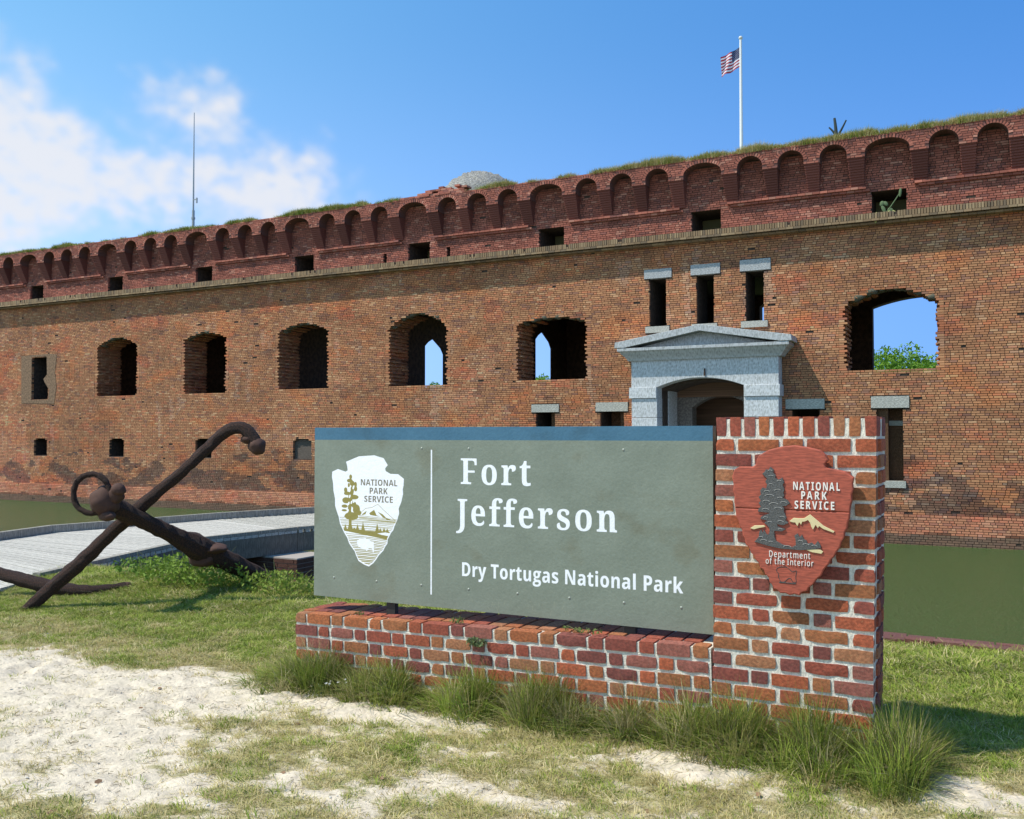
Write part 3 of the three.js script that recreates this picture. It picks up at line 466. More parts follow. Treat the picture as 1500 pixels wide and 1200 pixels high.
// ------------------------------------------------------------------ things on top of the fort
{
  const white = std(lin(.78, .79, .78), { roughness: .4 });
  const fp = thing('flagpole', 'tall white flagpole standing on the fort roof', 'flagpole', [-7.79, 10.1, -34]);
  part('pole', new THREE.CylinderGeometry(.045, .075, 6.3, 14).translate(0, 3.15, 0), white, fp);
  part('finial', new THREE.SphereGeometry(.075, 14, 10).translate(0, 6.36, 0), std(lin(.6, .6, .55), { roughness: .4 }), fp);
  part('base', new THREE.CylinderGeometry(.2, .25, .2, 16).translate(0, .1, 0), graniteMat, fp);
  const cv = document.createElement('canvas'); cv.width = 512; cv.height = 288; const g = cv.getContext('2d');
  for (let k = 0; k < 13; k++) { g.fillStyle = k % 2 ? '#f2eef0' : '#b02a3c'; g.fillRect(0, k * 288 / 13, 512, 288 / 13 + 1); }
  g.fillStyle = '#26305c'; g.fillRect(0, 0, 205, 288 * 7 / 13); g.fillStyle = '#f4f4f4';
  for (let j = 0; j < 9; j++) for (let i = 0; i < (j % 2 ? 5 : 6); i++) { g.beginPath(); const cx = 17 + i * 34 + (j % 2 ? 17 : 0), cy = 15 + j * 15.6; for (let q = 0; q < 10; q++) { const rr = q % 2 ? 2.4 : 6, a = q * Math.PI / 5 - Math.PI / 2; g.lineTo(cx + rr * Math.cos(a), cy + rr * Math.sin(a)); } g.fill(); }
  const tx = new THREE.CanvasTexture(cv); tx.colorSpace = THREE.SRGBColorSpace;
  const fg = new THREE.PlaneGeometry(1, 1, 30, 16), p = fg.attributes.position;
  for (let i = 0; i < p.count; i++) { const u = p.getX(i) + .5, v = p.getY(i) + .5; const fold = Math.sin(u * 11 + v * 3.2) * .09 * u; p.setXYZ(i, -.66 * u + .02 * fold - .045, -.31 * Math.pow(u, .85) + (v - .5) * .74 + .03 * Math.sin(u * 9 + v * 2) * u, fold + .12 * u); }
  fg.computeVertexNormals();
  const fl = new THREE.Mesh(fg, new THREE.MeshPhysicalMaterial({ map: tx, side: THREE.DoubleSide, roughness: .8, transmission: .35, thickness: 0 })); fl.name = 'flag'; fl.castShadow = fl.receiveShadow = true; fl.position.set(-7.79, 15.76, -34);
  tag(fl, 'striped red and white flag with a blue star canton drooping from the flagpole', 'flag');
  const steel = std(lin(.34, .36, .38), { roughness: .5, metalness: .4 });
  const ms = thing('radio_mast', 'thin grey whip antenna mast on the far part of the fort roof', 'antenna', [-35.45, 10.1, -34]);
  part('mast_base', new THREE.CylinderGeometry(.07, .08, 3.0, 10).translate(0, 1.5, 0), steel, ms);
  part('whip', new THREE.CylinderGeometry(.018, .045, 5.0, 8).translate(0, 5.5, 0), steel, ms);
  part('collar', new THREE.CylinderGeometry(.1, .1, .1, 10).translate(0, 2.6, 0), steel, ms);
  part('side_arm', mergeGeometries([box(0, .26, 3.52, 3.56, -.02, .02), box(.2, .26, 3.35, 3.62, -.03, .03)]), steel, ms);
  // rubble-covered dome
  const dg = new THREE.SphereGeometry(1, 64, 30, 0, 6.2832, 0, Math.PI / 2), q = dg.attributes.position;
  for (let i = 0; i < q.count; i++) { const x = q.getX(i), y = q.getY(i), z = q.getZ(i), s = 1 + .03 * n3(x * 6, y * 6, z * 6) + .02 * n3(x * 17, y * 17, z * 17); q.setXYZ(i, x * 2.15 * s, Math.pow(y, .85) * 2.75 * s, z * 2.0 * s); }
  dg.computeVertexNormals();
  const dome = new THREE.Mesh(dg, std(lin(.52, .50, .46), { map: rep(mottleTex, 6, 3), bumpMap: rep(pitTex, 5, 3), bumpScale: .05, roughness: 1 })); dome.name = 'rubble_mound'; dome.position.set(-18.9, 10.08, -34); dome.castShadow = dome.receiveShadow = true;
  tag(dome, 'pale grey rounded rubble mound rising behind the fort parapet', 'mound');
  // bare shrub on the parapet and a prickly plant growing from a small opening
  const sb = thing('dead_shrub', 'dark bare stubby shrub growing from the grass on the parapet', 'shrub', [-3.66, 10.15, -28.0]);
  const dk = std(lin(.035, .05, .05), { roughness: 1 });
  for (const [a, b, r0] of [[[0, 0, 0], [-.05, .8, 0], .065], [[0, .2, 0], [.28, .68, .05], .04], [[0, .25, 0], [-.2, .55, 0], .04], [[0, .1, 0], [-.42, .22, .05], .035], [[.05, .2, 0], [.35, .3, -.1], .035]]) { const st = part('stem', limb(V(...a), V(...b), r0, r0 * .55, .05), dk, sb); }
  part('leaves', leafMass(61, 60, .45, .14, .25, .05).translate(-.1, .12, 0), leafMat(.08, .13, .06), sb);
  const ca = thing('wall_plant', 'green and yellow fleshy plant growing out of a small parapet opening', 'plant', [-2.3, 7.97, -27.72]);
  const pad = (x, y, rx, ry, rz, m) => part('pad', new THREE.SphereGeometry(1, 12, 8).scale(rx, ry, .025).rotateZ(rz).translate(x, y, .02 * x), m, ca);
  const gm = std(lin(.10, .15, .07)), ym = std(lin(.42, .42, .16));
  part('stem', limb(V(0, 0, 0), V(.34, .5, 0), .022, .015, .05), gm, ca);
  for (const [x, y, a, b, rz] of [[-.08, .1, .05, .12, .4], [-.12, .26, .06, .08, -.3], [-.02, .25, .05, .08, .6], [.36, .52, .04, .13, -.1], [.1, .06, .06, .08, 1]]) pad(x, y, a, b, rz, gm);
  for (const [x, y, a, b, rz] of [[-.28, -.12, .04, .16, -.1], [.06, 0, .05, .11, -.6], [.22, -.02, .03, .1, .9]]) pad(x, y, a, b, rz, ym);
}

// ------------------------------------------------------------------ footbridge
{
  const br = thing('footbridge', 'pale weathered timber footbridge with low kerbs crossing the green moat', 'bridge');
  const Rn = [[-9.3, -5.7], [-9.93, -7.21], [-11.12, -10.9], [-10.85, -12.9], [-6.35, -26.88]], Ln = [[-13.3, -5.9], [-13.8, -8.2], [-14.4, -10.6], [-13.75, -13.8], [-8.9, -26.88]];
  const wood = [1, .92, 1.06, .97].map((s) => std(lin(.72 * s, .67 * s, .585 * s), { map: rep(mottleTex, 1, 6), bumpMap: rep(grainTex, 1, 10), bumpScale: .003 }));
  const timber = std(lin(.24, .205, .16), { map: rep(mottleTex, 4, .4), bumpMap: rep(grainTex, 6, 1), bumpScale: .004 });
  const timber2 = std(lin(.44, .40, .33), { map: rep(mottleTex, 4, .4), bumpMap: rep(grainTex, 6, 1), bumpScale: .004 });
  const prism = (p, y0, y1) => { const pos = []; const v = (i, y) => [p[i][0], y, p[i][1]]; const quad = (a, b, c, d) => pos.push(...a, ...b, ...c, ...a, ...c, ...d); quad(v(0, y1), v(1, y1), v(2, y1), v(3, y1)); quad(v(3, y0), v(2, y0), v(1, y0), v(0, y0)); for (let i = 0; i < 4; i++) { const j = (i + 1) % 4; quad(v(j, y1), v(i, y1), v(i, y0), v(j, y0)); } const g = new THREE.BufferGeometry(); g.setAttribute('position', new THREE.Float32BufferAttribute(pos, 3)); g.computeVertexNormals(); const uv = []; for (let i = 0; i < pos.length; i += 3) uv.push(pos[i + 2] * .8, pos[i] * .8 + pos[i + 1]); g.setAttribute('uv', new THREE.Float32BufferAttribute(uv, 2)); return g; };
  const lerp2 = (a, b, t) => [a[0] + (b[0] - a[0]) * t, a[1] + (b[1] - a[1]) * t]; const rr = rngOf(71);
  for (let s = 0; s < 4; s++) {
    const len = Math.hypot(Rn[s + 1][0] - Rn[s][0], Rn[s + 1][1] - Rn[s][1]), n = Math.max(4, Math.round(len / .148));
    for (let k = 0; k < n; k++) { const t0 = k / n + .0022, t1 = (k + 1) / n - .0022 - .003 / len, dy = .006 * rr(); const g = prism([lerp2(Rn[s], Rn[s + 1], t0), lerp2(Rn[s], Rn[s + 1], t1), lerp2(Ln[s], Ln[s + 1], t1), lerp2(Ln[s], Ln[s + 1], t0)], -.03, .016 + dy); part('plank', g, wood[Math.floor(rr() * 4)], br); }
    for (const [N, sd] of [[Rn, 1], [Ln, -1]]) {
      const a = N[s], b = N[s + 1], L = Math.hypot(b[0] - a[0], b[1] - a[1]), px = -(b[1] - a[1]) / L * .1 * sd, pz = (b[0] - a[0]) / L * .1 * sd, e = .004;
      const a2 = lerp2(a, b, e / L), b2 = lerp2(a, b, 1 - e / L);
      if (s || sd < 0) part('kerb', prism([a2, b2, [b2[0] - px, b2[1] - pz], [a2[0] - px, a2[1] - pz]], sd > 0 ? .024 : .024, sd > 0 ? .075 : .15), timber2, br);
      if (s) part('stringer', prism([[a2[0] + px * .02, a2[1] + pz * .02], [b2[0] + px * .02, b2[1] + pz * .02], [b2[0] - px * .8, b2[1] - pz * .8], [a2[0] - px * .8, a2[1] - pz * .8]], -.36, -.034), timber, br);
    }
  }
  const pm = std(lin(.26, .11, .075), { map: rep(mottleTex, 2, 2), bumpMap: pitTex, bumpScale: .02 }), pb = rngOf(8);
  for (const z of [-12.6, -17.5, -22.2]) {
    const t = (z + 12.9) / -13.98, cx = z > -13 ? -11.75 : -12.3 + 4.68 * t;
    const pier = part('pier', box(cx - 1.35, cx + 1.5, -1.9, -.365, z - .42, z + .42), std(lin(.35, .31, .27), { roughness: 1 }), br);
    if (z > -13) for (let r = 0; r < 12; r++) { const y = -1.3 + r * .077; for (let x = cx + .2 - (r % 2) * .1; x < cx + 1.5; x += .225) part('brick', box(Math.max(x, cx), Math.min(x + .212, cx + 1.5), y, y + .066, z + .4, z + .432 + .006 * pb()), pm, pier); for (let q = z - .42; q < z + .4; q += .225) part('brick', box(cx + 1.48, cx + 1.512, y, y + .066, q, Math.min(q + .212, z + .435)), pm, pier); }
  }
}
{ // brick edging of the moat with its retaining wall
  const co = thing('moat_coping', 'weathered red brick edging along the grassy near bank of the moat', 'wall');
  part('retaining_wall', box(-60, 20, -2, -.032, ZE - .42, ZE - .002), std(lin(.28, .17, .13), { map: rep(mottleTex, 30, 1) }), co);
  const r = rngOf(15), ms = [[.34, .12, .09], [.40, .17, .13], [.29, .11, .09], [.44, .22, .17], [.36, .15, .12]].map((c) => std(lin(...c), { map: rep(mottleTex, 1, 1), bumpMap: pitTex, bumpScale: .006 }));
  const gb = box(-.103, .103, 0, .062, -.05, .05);
  for (let row = 0; row < 3; row++) for (let x = -6.3 + row * .11; x < 2.2; x += .216) { if (r() < .05 || (x < -5.9 && row)) continue; const m = part('brick', gb, ms[Math.floor(r() * 5)], co, [x + .006 * (r() - .5), -.03 + .012 * r() + .015 * (row === 0), ZE - .05 - row * .108 + .008 * (r() - .5)]); m.rotation.y = .05 * (r() - .5); m.rotation.x = .06 * (r() - .5); }
}

// ------------------------------------------------------------------ brick base of the sign
const clay = [[.50, .125, .058], [.42, .100, .058], [.34, .088, .062], [.53, .165, .062], [.47, .170, .068], [.29, .085, .066], [.56, .14, .06], [.40, .135, .098], [.50, .21, .10]];
const clayMap = [0, 1, 2].map((k) => dataTex(128, 128, (i, j) => { const a = n2(i * .03 + k * 30, j * .04), b = n2b(i * .11 + k * 9, j * .13), c = n2(i * .4, j * .4 + k * 50); const w = smooth(.55, .85, n2b(i * .05 + 70 * k, j * .06 + 5) + .15 * c); const v = .84 + .12 * a + .08 * b + .05 * c; return [v + (.95 - v) * w * .35, v + (1.25 - v) * w * .55, v + (1.3 - v) * w * .6]; }, true));
const clayMats = clay.flatMap((c, i) => [0, 1].map((k) => std(lin(c[0] * (1 + .12 * k), c[1] * (1 + .12 * k), c[2] * (1 + .12 * k)), { map: clayMap[(i + k) % 3], bumpMap: pitTex, bumpScale: .0025, roughness: .95 })));
function lumpyBrick(seed, sx, sy, sz, amp) {           // unit-size brick with worn arrises
  let g = new THREE.BoxGeometry(sx, sy, sz, 4, 2, 2); const p = g.attributes.position;
  for (let i = 0; i < p.count; i++) {
    let x = p.getX(i), y = p.getY(i), z = p.getZ(i); const ex = Math.abs(x) > sx * .49, ey = Math.abs(y) > sy * .49, ez = Math.abs(z) > sz * .49, n = ex + ey + ez;
    const q = n3(x * 13 + seed * 3.1, y * 17, z * 13), pull = n >= 3 ? amp * 1.6 : n === 2 ? amp * .8 : 0;
    const w = pull * (.7 + .5 * q); x -= Math.sign(x) * (ex ? w : 0); y -= Math.sign(y) * (ey ? w : 0); z -= Math.sign(z) * (ez ? w : 0);
    const d = amp * .55 * n3(x * 22 + seed, y * 26, z * 22 + seed * 2); if (ez) z += Math.sign(z) * d; if (ex) x += Math.sign(x) * d * .6; if (ey) y += Math.sign(y) * d * .5;
    p.setXYZ(i, x, y, z);
  }
  const q = g.attributes.uv; for (let i = 0; i < q.count; i++) q.setXY(i, q.getX(i) * sx / .13 + seed * .37, q.getY(i) * sy / .13 + seed * .61);
  g.computeVertexNormals(); return toCreasedNormals(g, .5);
}
const strG = [0, 1, 2, 3, 4, 5].map((k) => lumpyBrick(k + 1, .206, .0695, .1, .0016 + .0007 * k)), hedG = [0, 1, 2, 3, 4].map((k) => lumpyBrick(k + 20, .096, .0695, .1, .0016 + .0006 * k)), rowG = [0, 1, 2, 3].map((k) => lumpyBrick(k + 40, .061, .108, .2, .0016 + .0005 * k));
const capG = [0, 1, 2].map((k) => lumpyBrick(k + 60, .28, .0695, .1, .0018 + .0006 * k));
const mortarMap = dataTex(256, 256, (i, j) => { const v = .9 + .07 * torus4(i, j, 256, 256, 4) + .07 * torus4(i, j, 256, 256, 15) + .05 * torus4(i, j, 256, 256, 30); return [v, v * .98, v * .94]; }, true);
const mortar = std(lin(.86, .84, .79), { map: rep(mortarMap, 2, 2), bumpMap: rep(grainTex, 4, 4), bumpScale: .0035, roughness: 1 });
const SB = thing('sign_base', 'red brick base with a tall square pillar and a low wall, white mortar', 'brick wall', [0, 0, 0]);
const RB = rngOf(55);
function layRow(parent, frame, L, y, h, pattern, xoff, yaw = 0) { // frame(t) -> [x, z] of the face at t metres along it
  let tot = pattern.reduce((s, c) => s + (c ? .21 : .1), 0) + (pattern.length) * .0125, k = L / tot, t = .0062;
  for (const c of pattern) {
    const len = (c ? .21 : .1) * k, jit = (RB() - .5) * .008, geo = c ? strG[Math.floor(RB() * 6)] : hedG[Math.floor(RB() * 5)];
    const m = part('brick', geo, clayMats[Math.floor(RB() * clayMats.length)], parent); const [x, z] = frame(t + len / 2 + jit * .4);
    m.position.set(x + xoff, y + h / 2 + (RB() - .5) * .003, z); m.rotation.y = yaw + (RB() < .5 && c ? Math.PI : 0) + (RB() - .5) * .02; m.rotation.z = (RB() - .5) * .012; m.scale.set(k * (.985 + .02 * RB()), .98 + .05 * (RB() - .4), 1); t += len + .0125 * k;
  }
}
const ZS = -5.12, PX0 = -1.372, PX1 = -.512, PZ1 = -5.62, LEAN = .022, PH = 1.69, COURSE = .0845;
{
  const pil = new THREE.Group(); pil.name = 'pillar'; SB.add(pil);
  const w = PX1 - PX0, d = ZS - PZ1;
  const core = box(PX0 + .014, PX1 - .014, -.12, 1.79, PZ1 + .005, ZS - .005); { const p = core.attributes.position; for (let i = 0; i < p.count; i++) p.setX(i, p.getX(i) + LEAN * Math.max(0, p.getY(i))); core.computeVertexNormals(); }
  const m = part('mortar_core', core, mortar, pil);
  for (let k = 0, y = PH - COURSE; y > -.09; k++, y -= COURSE) {
    const xo = LEAN * Math.max(0, y), inset = .046;
    layRow(pil, (t) => [PX0 + t, ZS - inset], w, y, COURSE, k % 2 ? [1, 0, 1, 0, 1] : [0, 1, 0, 1, 0], xo);
    layRow(pil, (t) => [PX0 + t, PZ1 + inset], w, y, COURSE, k % 2 ? [0, 1, 0, 1, 0] : [1, 0, 1, 0, 1], xo);
    layRow(pil, (t) => [PX1 - inset, ZS - .1 - t], d - .2, y, COURSE, k % 2 ? [1, 0] : [0, 1], xo, Math.PI / 2);
    layRow(pil, (t) => [PX0 + inset, ZS - .1 - t], d - .2, y, COURSE, k % 2 ? [0, 1] : [1, 0], xo, Math.PI / 2);
  }
  for (let row = 0; row < 2; row++) for (let k = 0; k < 11; k++) { const b = part('cap_brick', rowG[Math.floor(RB() * 4)], clayMats[Math.floor(RB() * clayMats.length)], pil, [PX0 + .039 + k * (w - .078) / 10 + LEAN * PH, PH + .057 + .003 * RB(), row ? PZ1 + .1 : ZS - .1]); b.rotation.z = (RB() - .5) * .02; b.scale.z = row ? 1 : 1; }
  for (let k = 0; k < 6; k++) part('cap_brick', rowG[k % 4], clayMats[Math.floor(RB() * clayMats.length)], pil, [PX0 + .12 + k * .123 + LEAN * PH, PH + .055, -5.37]).scale.set(1.6, 1, .4);
}
{
  const lw = new THREE.Group(); lw.name = 'low_wall'; lw.position.set(-1.358, 0, 0); lw.rotation.z = .021; SB.add(lw);
  const L = 2.96, zb = -5.6, top = .527;
  part('mortar_core', box(-L + .014, .004, -.15, top - .018, zb + .006, ZS - .006), mortar, lw);
  for (let k = 0, y = top - COURSE; y > -.1; k++, y -= COURSE) {
    const pat = Array.from({ length: 19 }, (_, i) => (i + k) % 2);
    layRow(lw, (t) => [-L + t, ZS - .046], L, y, COURSE, pat, 0);
    layRow(lw, (t) => [-L + t, zb + .046], L, y, COURSE, pat, 0);
    layRow(lw, (t) => [-L + .046, ZS - .1 - t], .28, y, COURSE, k % 2 ? [1, 0] : [0, 1], 0, Math.PI / 2);
  }
  for (let k = 0; k < 24; k++) part('brick', capG[k % 3], clayMats[Math.floor(RB() * clayMats.length)], lw, [-L + .15 + k * .1165, top - COURSE / 2 + .001 + .002 * (k % 2), -5.36]).rotation.y = Math.PI / 2;
}

// ------------------------------------------------------------------ the sign panel
{
  const px0 = -4.279, px1 = -1.384, py0 = .556, py1 = 1.756, zf = -5.27, W = px1 - px0, Hh = py1 - py0;
  const sg = thing('park_sign', 'large grey green sign panel with a blue top stripe and white lettering', 'sign', [px0, py0, zf]);
  const S = 700, cv = document.createElement('canvas'); cv.width = Math.round(W * S); cv.height = Math.round(Hh * S); const g = cv.getContext('2d');
  const id = g.createImageData(cv.width, cv.height);
  for (let j = 0; j < cv.height; j++) for (let i = 0; i < cv.width; i++) {
    const x = i / S, y = j / S, b = fbm(x * 2.2, y * 2.6, 4), f = fbm(x * 30, y * 30, 2, n2b), d = smooth(.22, .6, fbm(x * 1.4 + 7, y * 1.9 + 3, 4, n2b)), blue = j < .086 * S, sc = n2(x * 90, y * 4) > .93 && n2b(x * 3, y * 3) > .3 ? 10 : 0;
    const base = blue ? [60, 103, 128] : [121, 129, 116], o = (j * cv.width + i) * 4, v = b * 7 + f * 5 - d * 9 + sc; id.data[o] = base[0] + v + d * 4; id.data[o + 1] = base[1] + v; id.data[o + 2] = base[2] + v - d * 3; id.data[o + 3] = 255;
  }
  g.putImageData(id, 0, 0);
  const X = (x) => (x - px0) * S, Y = (y) => (py1 - y) * S;
  g.fillStyle = '#eef0f6';
  g.fillRect(X(-3.297), Y(1.604), .0105 * S, (1.604 - .637) * S);
  const text = (s, font, x0, x1, yBase, cap, sp = 0) => { // fit the words to their measured width and cap height
    g.save(); g.font = font; const chars = [...s]; let w = 0; for (const ch of chars) w += g.measureText(ch).width + sp; w -= sp; const capPx = 100 * .714; g.translate(X(x0), Y(yBase)); g.scale((x1 - x0) * S / w, cap * S / capPx); let x = 0; for (const ch of chars) { g.fillText(ch, x, 0); x += g.measureText(ch).width + sp; } g.restore();
  };
  text('Fort', 'bold 100px serif', -3.07, -2.548, 1.38, .168, 9);
  text('Jefferson', 'bold 100px serif', -3.09, -1.967, 1.113, .168, 9);
  text('Dry Tortugas National Park', 'bold 100px sans-serif', -3.063, -1.563, .777, .09, 1);
  // arrowhead emblem
  const ex = (x) => X(-4.123 + (x - 120) / 585 * .611), ey = (y) => Y(1.562 - (y - 155) / 930 * .771), poly = (pts, fill) => { g.beginPath(); pts.forEach(([x, y], i) => (i ? g.lineTo(ex(x), ey(y)) : g.moveTo(ex(x), ey(y)))); g.closePath(); g.fillStyle = fill; g.fill(); };
  const out = [[345, 165], [470, 155], [545, 178], [578, 235], [557, 262], [562, 285], [600, 307], [660, 308], [705, 345], [703, 400], [697, 430], [699, 470], [684, 540], [665, 590], [669, 630], [658, 670], [650, 700], [632, 740], [624, 770], [605, 795], [580, 850], [577, 885], [558, 915], [545, 945], [510, 985], [490, 1020], [465, 1055], [430, 1085], [390, 1072], [345, 1045], [325, 1000], [312, 965], [285, 930], [268, 905], [250, 855], [225, 815], [213, 790], [190, 740], [178, 680], [160, 630], [148, 590], [147, 530], [133, 460], [130, 400], [120, 345], [122, 300], [170, 275], [235, 297], [252, 285], [248, 250], [238, 212]];
  poly(out, '#f0f1f8');
  const ol = '#8d8344';
  g.save(); g.beginPath(); const cxm = 412, cym = 560; out.forEach(([x, y], i) => { const xx = cxm + (x - cxm) * .965, yy = cym + (y - cym) * .975; i ? g.lineTo(ex(xx), ey(yy)) : g.moveTo(ex(xx), ey(yy)); }); g.closePath(); g.clip();
  g.strokeStyle = ol; g.lineWidth = 2.2;
  for (let k = 0; k < 9; k++) { const y = 695 + k * 12; g.beginPath(); g.moveTo(ex(170), ey(y - 8 + (k % 2) * 4)); g.quadraticCurveTo(ex(400), ey(y - 22 + 5 * (k % 3)), ex(660), ey(y)); g.stroke(); }
  poly([[210, 790], [300, 775], [480, 800], [620, 830], [620, 860], [560, 850], [400, 825], [240, 800]], ol);
  for (const [x, h] of [[235, 55], [310, 30], [335, 60], [380, 85], [495, 75], [520, 35], [550, 40], [575, 35]]) poly([[x - 18, 800], [x - 6, 790 - h * .5], [x, 795 - h], [x + 7, 790 - h * .5], [x + 20, 800]], ol);
  poly([[215, 785], [600, 790], [560, 800], [600, 845], [420, 812], [230, 800]], ol); poly([[495, 805], [560, 793], [610, 800], [585, 822], [530, 815]], '#f0f1f8');
  g.lineWidth = 4; for (let k = 0; k < 19; k++) { const y = 820 + k * 14; g.lineWidth = 2.5 + .14 * k; g.beginPath(); g.moveTo(ex(200), ey(y + 4)); g.quadraticCurveTo(ex(420), ey(y - 6 + 4 * (k % 2)), ex(640), ey(y + 30 - k)); g.stroke(); }
  poly([[335, 875], [360, 855], [400, 850], [440, 870], [468, 880], [470, 960], [462, 970], [455, 935], [430, 930], [412, 960], [400, 940], [365, 935], [345, 925], [332, 900]], '#f0f1f8');
  g.restore();
  poly([[365, 640], [400, 600], [450, 590], [500, 562], [540, 605], [640, 692], [560, 690], [440, 660], [355, 672]], '#f0f1f8');
  g.strokeStyle = ol; g.lineWidth = 1.8; g.beginPath(); [[355, 645], [400, 602], [455, 590], [500, 562], [545, 608], [640, 692]].forEach(([x, y], i) => (i ? g.lineTo(ex(x), ey(y)) : g.moveTo(ex(x), ey(y)))); g.stroke();
  for (const q of [[[430, 640], [470, 610], [490, 655], [520, 665], [440, 655]], [[500, 625], [540, 645], [575, 682], [540, 670]], [[375, 650], [410, 620], [400, 650], [370, 660]], [[560, 668], [610, 690], [570, 690]]]) poly(q, ol);
  g.lineWidth = 2; for (let k = 0; k < 4; k++) { g.beginPath(); g.moveTo(ex(350), ey(664 + k * 11)); g.lineTo(ex(650), ey(684 + k * 9)); g.stroke(); }
  for (const [x, y, a, b] of [[277, 340, 12, 20], [270, 372, 24, 16], [290, 395, 20, 22], [318, 405, 11, 24], [262, 410, 9, 18], [236, 452, 14, 22], [318, 440, 14, 22], [290, 455, 14, 40], [246, 480, 24, 16], [305, 510, 38, 20], [240, 540, 32, 26], [275, 520, 18, 60], [228, 590, 26, 14], [300, 570, 24, 26], [225, 625, 22, 10], [325, 610, 30, 40], [345, 640, 22, 22], [270, 610, 14, 70], [285, 672, 56, 34], [246, 675, 20, 14]]) { g.fillStyle = ol; g.beginPath(); g.ellipse(ex(x), ey(y), a / 585 * .611 * S, b / 930 * .771 * S, 0, 0, 6.3); g.fill(); }
  poly([[264, 640], [288, 640], [286, 740], [298, 795], [252, 795], [264, 740]], ol);
  g.fillStyle = '#f0f1f8'; for (const [x, y] of [[270, 455], [300, 430], [262, 565], [290, 615], [285, 555], [255, 628], [270, 505], [305, 545]]) { g.beginPath(); g.ellipse(ex(x), ey(y), 5, 9, .4, 0, 6.3); g.fill(); }
  g.fillStyle = '#756f5c'; const et = (s, cx, y, w, h) => { g.save(); g.font = 'bold 100px sans-serif'; const m = g.measureText(s).width; g.translate(ex(cx), ey(y)); const pw = ex(cx + w / 2) - ex(cx - w / 2), ph = ey(y + h) - ey(y); g.scale(pw / m, ph / 71.4); g.fillText(s, -m / 2, 0); g.restore(); };
  et('NATIONAL', 506, 408, 300, 50); et('PARK', 503, 477, 150, 50); et('SERVICE', 505, 547, 236, 50);
  // scratches and scuffs in the paint
  const rs = rngOf(90); g.strokeStyle = 'rgba(190,186,150,.55)'; for (let k = 0; k < 26; k++) { const x = (1.25 + .75 * rs()) * S, y = (1.07 + .1 * rs()) * S; g.lineWidth = .8; g.beginPath(); g.moveTo(x, y); g.lineTo(x + (rs() - .5) * 26, y + rs() * 26); g.stroke(); }
  const tx = new THREE.CanvasTexture(cv); tx.colorSpace = THREE.SRGBColorSpace; tx.anisotropy = 8;
  const face = new THREE.MeshStandardMaterial({ map: tx, roughness: .48, bumpMap: rep(grainTex, 3, 1.2), bumpScale: .0015 }), side = std(lin(.16, .17, .14), { roughness: .6 });
  part('panel', box(0, W, 0, Hh, -.07, -.004), side, sg);
  part('printed_face', new THREE.PlaneGeometry(W, Hh).translate(W / 2, Hh / 2, 0), face, sg);
  const rv = new THREE.SphereGeometry(.0105, 10, 6, 0, 6.3, 0, 1.2).rotateX(Math.PI / 2), rm = std(lin(.3, .32, .28), { roughness: .5, metalness: .3 });
  for (const x of [-4.101, -3.735, -3.37, -3.004, -2.646, -2.287, -1.93, -1.576]) for (const y of [.694, 1.613]) { if (y > 1 && ![-3.37, -3.004, -1.93].includes(x)) continue; part('rivet', rv, rm, sg, [x - px0, y - py0, -.006]); }
  for (const x of [-3.63, -1.9]) part('foot', box(x - px0 - .035, x - px0 + .035, x < -3 ? -.1 : -.07, .0, -.06, -.02), std(lin(.02, .02, .018), { roughness: .6 }), sg);
}

